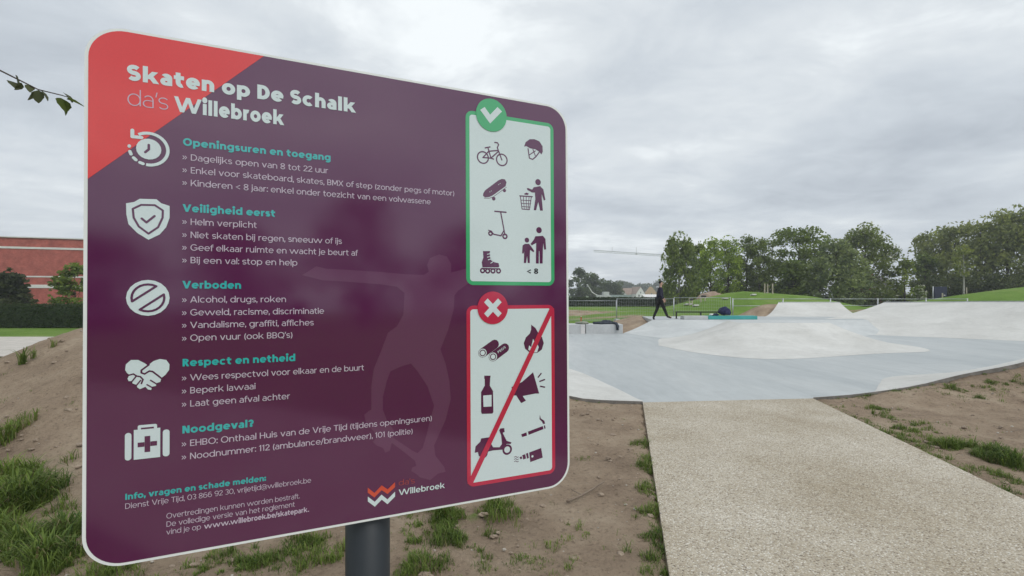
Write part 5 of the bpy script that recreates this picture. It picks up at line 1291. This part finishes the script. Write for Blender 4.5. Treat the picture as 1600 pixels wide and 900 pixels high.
mb = MB(); mb.tube([(0,0,.05),(.16,0,.05),(.21,0,.05),(.25,0,.05)], [.045,.045,.02,.02], 10); mb.build('body', M_WALLW, bt, smooth=True)
mb = MB(); mb.tube([(.252,0,.05),(.285,0,.05)], .024, 10); mb.build('cap', M_TEAL, bt)
mb = MB(); crumple(mb, (0,0,.055), (.27,.2,.07), 8); j_ = mb.build('cloth_bundle', M_OLIVE, None, smooth=True); j_.location = (2.95, 20.55, .405)
tag(j_, 'crumpled pale olive cloth on the left end of the concrete ledge', 'cloth')
jk = empty('jacket', (3.85, 20.5, .405)); tag(jk, 'dark jacket thrown over the concrete ledge, one sleeve hanging down', 'jacket')
mb = MB(); crumple(mb, (0,0,.05), (.46,.2,.08), 9); crumple(mb, (.1,.0,.1), (.2,.15,.08), 10); mb.build('body', M_DKCLOTH, jk, smooth=True)
mb = MB(); mb.tube([(.35,-.08,.06),(.5,-.2,.03),(.54,-.255,-.08),(.53,-.26,-.24)], [.06,.065,.06,.05], 8); mb.build('sleeve', M_DKCLOTH, jk, smooth=True)

# ------------------------------------------------------------------ things on and around the grass mound
M_STAKE = noise_mat('peeled_stake', (.40,.35,.27), (.52,.46,.37), 4, .9)
def stakes(label, px, Y, n, dx, h, bar=True):
    x = HX(px, Y); root = empty('tree_stakes', (x, Y, zat(x, Y))); tag(root, label, 'tree stakes')
    for k in range(n):
        mb = MB(); mb.tube([((k-(n-1)/2)*dx, (k % 2)*.15, -.2), ((k-(n-1)/2)*dx, (k % 2)*.15, h*(1-.05*(k % 2)))], .045, 7); mb.build('stake', M_STAKE, root)
    if bar: mb = MB(); mb.bar((-(n-1)/2*dx, -.05, h*.8), ((n-1)/2*dx, -.05, h*.8), .09); mb.build('crossbar', M_BLACK, root)
stakes('pair of pale stakes with dark crossbar low on the grass mound', 1099, 35.5, 2, .36, .5)
stakes('row of three pale wooden stakes at the right end of the grass mound', 1201, 37, 3, .3, .75, False)
stakes('two short stakes left on the slope of the grass mound', 1080, 35.0, 2, .25, .5)
for px, Y, w, lb in ((1075,35.2,.5,'small pale board lying highest left on the grass mound'),(1087,34.2,.36,'small pale board near the pair of dark-barred stakes'),(1133,35.4,.36,'small pale board lying mid-slope on the grass mound'),(1177,36.0,.34,'small pale board lying at the right of the grass mound')):
    x = HX(px, Y); mb = MB(); mb.box(-w/2,-.14,-.02,w/2,.14,.07); mb.face([(-w/2,-.14,.071),(w/2,-.14,.071),(w/2,.14,.071),(-w/2,.14,.071)])
    o = mb.build('pale_board', M_BAND, None, bevel=.01); o.location = (x, Y, zat(x, Y)+.03); o.rotation_euler = (R(-12), 0, R(8)); tag(o, lb, 'board', 'pale boards on the grass mound')
x, Y = HX(1112, 46), 46
mb = MB(); crumple(mb, (0,0,0), (1.5,1.0,1.0), 21, 22, 12, .12); o = mb.build('soil_heap', noise_mat('heap_soil', (.26,.185,.14), (.36,.27,.20), 3, .95, bump=.4), None, smooth=True)
o.location = (x, Y, .95); tag(o, 'heap of pinkish soil behind the crest of the grass mound', 'soil heap')
x, Y = HX(908, 27.5), 27.5
mk = empty('marker_post', (x, Y, zat(x, Y))); tag(mk, 'short orange marker post before the mesh fence, right of the sign', 'post')
mb = MB(); mb.tube([(0,0,-.1),(0,0,.42)], .035, 8); mb.build('shaft', noise_mat('orange_paint', (.42,.10,.03), (.5,.14,.05), 4, .6), mk)
mb = MB(); mb.tube([(0,0,.421),(0,0,.45)], [.037,.02], 8); mb.build('cap', M_WALLW, mk)
# blue notice board
x, Y = HX(1468, 44), 44; z0 = zat(x, Y)
nb = empty('notice_board', (x, Y, z0)); tag(nb, 'dark blue notice board on a pale post beneath the right willows', 'board')
mb = MB(); mb.box(-.48,-.03,1.32-z0,.66,.03,2.42-z0); mb.build('board', noise_mat('dark_blue_panel', (.018,.022,.05), (.03,.034,.07), 3, .6), nb, bevel=.01)
for xx in (-.53, .2):
    mb = MB(); mb.tube([(xx,.06,-.2),(xx,.06,2.44-z0)], .04, 8); mb.build('post', M_GALV, nb, smooth=True)
mb = MB(); mb.box(.35,-.036,1.6-z0,.5,-.031,1.68-z0); mb.build('label_plate', M_BAND, nb)
# staked sapling on the right hill
x, Y = HX(1506, 40), 40
sap = tree('sapling', 'thin young tree with pale trunk standing on the right grass hill', 'tree', x, Y, 4.1, 1.5, F['willow'], 201, n=420, leaf=.17, base=.42, shape='egg', ncl=18, bark=M_BIRCHBARK)
mb = MB(); mb.tube([(.22,0,-.2),(.22,0,.6)], .04, 7); mb.build('stake', M_STAKE, sap)
mb = MB(); mb.tube([(-1.75,0,-.2),(-1.75,0,.35)], .05, 7); o = mb.build('stake', M_STAKE, None); o.location = (x, Y, zat(x-1.75, Y)); o.name = 'marker_stake'; tag(o, 'short pale stake on the right grass hill, left of the thin sapling', 'stake')

# ------------------------------------------------------------------ the person striding over the bank
M_SKIN = noise_mat('skin', (.46,.28,.21), (.52,.33,.25), 8, .6)
M_COAT = noise_mat('dark_navy_jacket', (.014,.014,.028), (.026,.025,.045), 12, .9)
M_TROUS = noise_mat('black_trousers', (.008,.008,.009), (.016,.016,.017), 12, .9)
M_SHOE = noise_mat('black_shoes', (.010,.010,.011), (.02,.02,.02), 9, .6)
M_HAIR = noise_mat('dark_hair', (.008,.007,.006), (.02,.016,.014), 20, .7)
def skin(name, verts, edges, mat, parent, root=0, lv=1):
    """verts: (x, y, z, rx, ry) grown into one surface with a Skin modifier"""
    me = bpy.data.meshes.new(name); me.from_pydata([v[:3] for v in verts], edges, [])
    o = bpy.data.objects.new(name, me); COL.objects.link(o)
    o.modifiers.new('s', 'SKIN'); o.modifiers.new('u', 'SUBSURF').levels = lv; o.modifiers['u'].render_levels = lv
    for i, v in enumerate(verts):
        d = me.skin_vertices[0].data[i]; d.radius = (v[3], v[4] if len(v) > 4 else v[3]); d.use_root = (i == root)
    dg = bpy.context.evaluated_depsgraph_get()
    m2 = bpy.data.meshes.new_from_object(o.evaluated_get(dg)); m2.name = name
    bpy.data.objects.remove(o); m2.materials.clear(); m2.materials.append(mat)
    m2.polygons.foreach_set('use_smooth', [True]*len(m2.polygons))
    o = bpy.data.objects.new(name, m2); COL.objects.link(o); o.parent = parent
    return o
def person():
    Yp = 22.15; x0 = HX(1031, Yp)
    zf = .56                                       # ground under the front foot
    root = empty('person', (x0, Yp, zf)); tag(root, 'person in dark jacket and black trousers striding to the right along the bank', 'person')
    # local frame: +x walking direction, front foot forward, rear foot pushing off, camera at -y
    hipz = .86; sh_z = 1.36
    pel = (-.02, 0, hipz); ab = (0, 0, 1.05); ch = (.02, 0, 1.24); nk = (.03, 0, 1.43); 
    hf = (.0, -.085, .84); kf = (.17, -.09, .47); af = (.33, -.09, .10); tf = (.52, -.09, .05)
    hr_ = (-.03, .085, .84); kr = (-.10, .09, .43); ar = (-.27, .09, .06); tr_ = (-.22, .09, -.10)
    sl = (.02, -.185, 1.36); el = (-.05, -.24, 1.09); wl = (.09, -.23, .87)
    sr = (.02, .185, 1.36); er = (.10, .24, 1.10); wr = (.26, .2, .92)
    V = [(*pel,.12,.155),(*ab,.105,.135),(*ch,.115,.165),(*nk,.055,.055),(.045,0,1.50,.05,.05),
         (*hf,.088,.088),(*kf,.06,.06),(*af,.04,.04),(*tf,.035,.045),
         (*hr_,.088,.088),(*kr,.06,.06),(*ar,.04,.04),(*tr_,.035,.045),
         (*sl,.055,.055),(*el,.042,.042),(*wl,.028,.028),(*sr,.055,.055),(*er,.042,.042),(*wr,.028,.028),
         (.05,0,1.56,.085,.07),(.055,0,1.64,.095,.078),(.045,0,1.70,.075,.062)]
    E_ = [(0,1),(1,2),(2,3),(3,4),(4,19),(19,20),(20,21),(0,5),(5,6),(6,7),(7,8),(0,9),(9,10),(10,11),(11,12),(2,13),(13,14),(14,15),(2,16),(16,17),(17,18)]
    # hands: palm and five fingers each, slightly curled
    for base, w, s in ((15, wl, -1), (18, wr, 1)):
        p = len(V); V.append((w[0]+.03, w[1], w[2]-.055, .030, .016)); E_.append((base, p))
        for k in range(4):
            q = len(V); fx = w[0]+.02+.018*k-.01; ln = (.032,.04,.036,.028)[k]
            V.append((fx+.015, w[1]+.004*s, w[2]-.095, .0085)); V.append((fx+.022, w[1]-.01*s, w[2]-.095-ln, .0075)); E_ += [(p, q), (q, q+1)]
        q = len(V); V.append((w[0]+.07, w[1]-.01*s, w[2]-.06, .010)); V.append((w[0]+.082, w[1]-.016*s, w[2]-.088, .0085)); E_ += [(p, q), (q, q+1)]
    body = skin('body', V, E_, M_SKIN, root, 0, 1)
    # face: nose, eyes, mouth, ears on the head that looks to the right
    mb = MB(); mb.blob((.155,0,1.60), (.022,.014,.024), 8, 6); 
    for s in (-1, 1): mb.blob((.055, s*.08, 1.605), (.022,.012,.032), 8, 6)
    mb.build('nose_and_ears', M_SKIN, body, smooth=True)
    mb = MB()
    for s in (-1, 1): mb.blob((.132, s*.034, 1.628), (.012,.014,.009), 8, 6)
    mb.build('eyes', M_HAIR, body, smooth=True)
    mb = MB(); mb.blob((.138,0,1.552), (.012,.026,.006), 8, 6); mb.build('mouth', noise_mat('lips', (.35,.12,.10), (.4,.15,.12), 9, .6), body, smooth=True)
    # jacket (torso and sleeves), trousers, shoes, hair and a pale hood lining at the neck
    J = [(pel[0],0,.84,.145,.18),(*ab,.135,.168),(*ch,.145,.19),(.035,0,1.46,.075,.08),(sl[0],sl[1]*.95,sl[2]-.01,.075,.075),(*el,.06,.06),(wl[0]-.015,wl[1],wl[2]+.03,.043,.043),(sr[0],sr[1]*.95,sr[2]-.01,.075,.075),(*er,.06,.06),(wr[0]-.02,wr[1],wr[2]+.025,.043,.043)]
    skin('jacket', J, [(0,1),(1,2),(2,3),(2,4),(4,5),(5,6),(2,7),(7,8),(8,9)], M_COAT, body, 0, 2)
    Tn = [(*pel,.135,.165),(*hf,.108,.108),(*kf,.076,.076),(af[0]-.005,af[1],af[2]-.01,.055,.055),(*hr_,.108,.108),(*kr,.076,.076),(ar[0]+.0,ar[1],ar[2]-.01,.055,.055)]
    skin('trousers', Tn, [(0,1),(1,2),(2,3),(0,4),(4,5),(5,6)], M_TROUS, body, 0, 2)
    for a, b_, lift in ((af, tf, 0), (ar, tr_, 0)):
        d = (Vector(b_)-Vector(a)).normalized(); h_ = Vector(a)-d*.05
        skin('shoe', [(*(h_+Vector((0,0,-.03))),.05,.045),(*(Vector(a)+Vector((0,0,.0))),.055,.05),(*(Vector(a).lerp(Vector(b_),.6)+Vector((0,0,-.015))),.045,.048),(*b_,.04,.045)], [(0,1),(1,2),(2,3)], M_SHOE, body, 0, 2)
    skin('hair', [(-.02,0,1.60,.075,.078),(.02,0,1.70,.10,.088),(.09,0,1.715,.07,.07)], [(0,1),(1,2)], M_HAIR, body, 0, 2)
    skin('hood', [(-.10,-.09,1.44,.05,.05),(-.12,0,1.47,.06,.05),(-.10,.09,1.44,.05,.05)], [(0,1),(1,2)], noise_mat('pale_hood', (.45,.45,.47), (.58,.58,.6), 8, .9), body, 1, 2)
    root.scale = (.985, .985, .985)
person()

# ------------------------------------------------------------------ near twig reaching into the picture from the left
def near_twig():
    root = empty('young_tree', (-2.75, 1.75, zat(-2.75, 1.75))); z0 = root.location.z
    tag(root, 'thin bare twig with a few small green leaves against the sky at upper left', 'twig')
    mb = MB(); mb.tube([(0,0,-.1),(.02,.01,.8),(-.01,.02,1.7),(.03,.0,2.7)], [.035,.028,.02,.008], 8); mb.build('trunk', M_BARK, root, smooth=True)
    o = Vector((-2.75, 1.75, z0))
    def q(px, py, Y=1.6): return Vector((HX(px, Y), Y, 1.6+(462-py)/762*Y))-o
    line = [Vector((0,0,2.42)), Vector((.5,-.08,2.48)), q(-60,82), q(0,110), q(36,128), q(60,140), q(97,149), q(106,152)]
    M_TW = noise_mat('twig_bark', (.05,.035,.03), (.09,.065,.05), 20, .9)
    mb = MB(); mb.tube(line, [.010,.007,.004,.0028,.0024,.002,.0016,.0012], 6); mb.build('twig', M_TW, root, smooth=True)
    ML = leaf_mat('twig_leaves', (.075,.11,.035), .25, .45)
    MLd = leaf_mat('dull_twig_leaves', (.07,.085,.05), .25, .35)
    def leaf(px, py, L, ang, yaw, mat, fold=.35):
        c = q(px, py); n = 7; L = L*1.05; vs = []; fs = []
        for i in range(n+1):
            t = i/n; w = L*.42*math.sin(math.pi*t**.8)**.8*(1+.06*(-1)**i) if 0 < t < 1 else .0008
            zc = -.12*L*t*t
            vs += [Vector((L*t, -w, zc+w*fold)), Vector((L*t, 0, zc)), Vector((L*t, w, zc+w*fold))]
        for i in range(n):
            for k in (0, 1): fs.append((i*3+k, i*3+k+1, i*3+k+4, i*3+k+3))
        M_ = Matrix.Rotation(yaw, 3, 'Z') @ Matrix.Rotation(ang, 3, 'Y')
        mb = MB(); mb.add([c+M_ @ v for v in vs], fs); ob = mb.build('leaf', mat, root, smooth=True)
        a = ob.data.attributes.new('tint', 'FLOAT', 'FACE'); a.data.foreach_set('value', [.3+.4*random.Random(px).random()]*len(ob.data.polygons))
    leaf(24,117,.035,R(75),R(40),MLd); leaf(18,127,.042,R(40),R(-20),MLd,.2); leaf(33,129,.03,R(120),R(10),MLd)
    leaf(46,133,.028,R(60),R(-40),MLd); leaf(54,142,.036,R(110),R(30),MLd,.15); leaf(60,141,.040,R(85),R(-70),MLd,.2); leaf(63,140,.038,R(55),R(20),MLd,.2)
    leaf(99,145,.038,R(45),R(10),MLd,.3); leaf(95,153,.05,R(60),R(-15),ML,.15); leaf(104,155,.05,R(15),R(25),ML,.2); leaf(101,158,.045,R(80),R(60),ML,.1)
near_twig()

# ------------------------------------------------------------------ grass, weeds and litter on the bare soil
def grass_blades(name, spots, mat, seed, mat_i=None):
    """spots: (x, y, count, radius, height, spread)"""
    rg = np.random.default_rng(seed)
    X = []; H = []; 
    for (x, y, n, r, h) in spots:
        a = rg.uniform(0, 2*math.pi, n); rr = r*np.sqrt(rg.uniform(0, 1, n))*(1+.35*np.sin(a*3+x*7))
        X.append(np.stack([x+rr*np.cos(a), y+rr*np.sin(a)], 1)); H.append(h*rg.uniform(.35, 1.15, n)*(1.15-.5*(rr/max(r, .01))))
    X = np.concatenate(X); H = np.concatenate(H); n = len(X)
    br = np.array([noise.noise(Vector((p[0]*4.5, p[1]*4.5, 1.7)))+.5*noise.noise(Vector((p[0]*13, p[1]*13, 4))) for p in X])
    H = H*np.clip(.75+br*1.2, .3, 1.4)
    ok = (br > -.28) & ~inside(X[:, 0], X[:, 1], PATH_POLY) & ~inside(X[:, 0], X[:, 1], PARK)
    X = X[ok]; H = H[ok]; n = len(X)
    Z = terrain(X[:, 0], X[:, 1])-.015
    a = rg.uniform(0, 2*math.pi, n); lean = H*rg.uniform(.15, .95, n)
    d = np.stack([np.cos(a), np.sin(a), np.zeros(n)], 1); s = np.stack([-np.sin(a), np.cos(a), np.zeros(n)], 1)
    w = (.0017+.0040*rg.random(n))*np.clip(H/.14, .6, 1.4)
    P0 = np.concatenate([X, Z[:, None]], 1)
    up = np.array([0, 0, 1.0])
    P1 = P0+d*(lean*.25)[:, None]+up*(H*.55)[:, None]
    P2 = P0+d*(lean*.65)[:, None]+up*(H*.86)[:, None]
    P3 = P0+d*lean[:, None]*1.15+up*(H*rg.uniform(.6, 1.0, n))[:, None]
    q = np.stack([P0-s*w[:, None], P0+s*w[:, None], P1-s*w[:, None]*.85, P1+s*w[:, None]*.85, P2-s*w[:, None]*.5, P2+s*w[:, None]*.5, P3], 1).reshape(-1, 3)
    me = bpy.data.meshes.new(name); me.vertices.add(len(q)); me.vertices.foreach_set('co', q.ravel().astype(np.float32))
    b_ = np.arange(n)*7
    loops = np.stack([b_, b_+1, b_+3, b_+2, b_+2, b_+3, b_+5, b_+4, b_+4, b_+5, b_+6], 1).ravel().astype(np.int32)
    me.loops.add(len(loops)); me.loops.foreach_set('vertex_index', loops)
    st = np.stack([np.arange(n)*11, np.arange(n)*11+4, np.arange(n)*11+8], 1).ravel().astype(np.int32)
    me.polygons.add(3*n); me.polygons.foreach_set('loop_start', st); me.update()
    t = np.clip(rg.normal(.45, .22, n)+.18*np.sin(X[:, 0]*5)*np.cos(X[:, 1]*4), 0, 1)
    at = me.attributes.new('tint', 'FLOAT', 'FACE'); at.data.foreach_set('value', np.repeat(t, 3).astype(np.float32))
    me.polygons.foreach_set('use_smooth', np.ones(3*n, bool)); me.materials.append(mat)
    o = bpy.data.objects.new(name, me); COL.objects.link(o); tag(o, kind='stuff')
    return o
M_GRASS = leaf_mat('grass_blades', (.105,.185,.040), .45, .35, (1.5, 1.15, 1.0))
M_DRY = leaf_mat('dry_grass', (.20,.18,.09), .3, .2, (1.1, 1, .9))
spots = []
for (x, y, r, dn, hh) in PATCH:
    spots.append((x, y, int(2300*dn*r*r/.09), r*1.05, hh*.88))
rg0 = np.random.default_rng(5)
for (x0, y0, x1, y1, n, w, h) in STRIPS:
    for k in range(n):
        t = rg0.random(); x = x0+(x1-x0)*t+rg0.normal(0, w); y = y0+(y1-y0)*t+rg0.normal(0, w)
        spots.append((x, y, int(rg0.integers(8, 40)), rg0.uniform(.02, .07), h*rg0.uniform(.5, 1.2)))
# stray tufts
for k in range(2600):
    x, y = rg0.uniform(-7.5, 11), rg0.uniform(1.2, 9.5)
    if noise.noise(Vector((x*.7, y*.7, 3))) < -.02: continue
    spots.append((x, y, int(rg0.integers(3, 16)), rg0.uniform(.015, .07), rg0.uniform(.015, .07)))
grass_blades('grass', spots, M_GRASS, 1)
grass_blades('dry_grass', [(x, y, max(2, n//7), r*1.15, h*.9) for (x, y, n, r, h) in spots], M_DRY, 2)
# pebbles strewn over the soil
rg1 = np.random.default_rng(9); mb = MB(); rr = random.Random(4)
for k in range(1300):
    x, y = rg1.uniform(-6, 9), 1.3+7*rg1.random()**1.4
    p = np.array([x]), np.array([y])
    op = inside(*p, PATH_POLY)[0]
    if (op and (k % 4 or poly_dist(*p, PATH_POLY, True)[0][0] > .35)) or inside(*p, PARK)[0]: continue
    s = .004+.012*rg1.random()**3
    mb.blob((x, y, (.025 if op else zat(x, y))+s*.1), (s*rr.uniform(.8,1.4), s*rr.uniform(.7,1.1), s*.6), 6, 4, 0, .2, rr)
tag(mb.build('pebbles', noise_mat('pebble_stone', (.25,.21,.17), (.50,.46,.40), 40, .85), None), kind='stuff')
mb = MB(); z = zat(.42, 3.7)
def tw(*pts): return [(x, y, zat(x, y)+h) for x, y, h in pts]
mb.tube(tw((.42,3.72,.03),(.55,3.83,.035),(.66,3.97,.03),(.78,4.1,.04)), [.009,.008,.006,.004], 6); mb.tube(tw((.55,3.83,.035),(.48,3.95,.03)), [.005,.003], 5)
tag(mb.build('fallen_twig', noise_mat('dry_twig', (.16,.12,.09), (.26,.21,.16), 20, .95), None, smooth=True), 'dry forked twig lying on the bare soil left of the path', 'twig')
mb = MB(); mb.blob((0,0,0), (.034,.026,.016), 10, 7, 0, .12, random.Random(2)); o = mb.build('stone', noise_mat('pale_stone', (.42,.38,.32), (.55,.5,.44), 20, .9), None, smooth=True)
o.location = (-.305, 2.36, zat(-.305, 2.36)+.02); tag(o, 'pale rounded stone in the grass right of the post', 'stone')

# clods of dry soil
rg2 = np.random.default_rng(19); mb = MB()
for k in range(2600):
    x, y = rg2.uniform(-6.5, 9.5), 1.5+7*rg2.random()**1.2
    p = np.array([x]), np.array([y])
    if inside(*p, PATH_POLY)[0] or inside(*p, PARK)[0]: continue
    s = .006+.022*rg2.random()**2.5
    mb.blob((x, y, zat(x, y)), (s*rr.uniform(.8,1.6), s*rr.uniform(.7,1.3), s*.6), 7, 5, 0, .28, rr)
tag(mb.build('soil_clods', noise_mat('clod_soil', (.20,.15,.112), (.33,.265,.2), 30, .95), None), kind='stuff')

# ------------------------------------------------------------------ the air between here and the far trees
mb = MB(); mb.box(-420, -110, -2, 420, 470, 28)
hz = mb.build('haze', None or bpy.data.materials.new('haze_air')); hm = hz.data.materials[0]; hm.use_nodes = True
t = hm.node_tree; t.nodes.remove(t.nodes['Principled BSDF'])
v = t.nodes.new('ShaderNodeVolumePrincipled'); v.inputs['Color'].default_value = (.93, .96, 1, 1); v.inputs['Density'].default_value = .0010
t.links.new(v.outputs[0], t.nodes['Material Output'].inputs['Volume'])
tag(hz, kind='stuff')
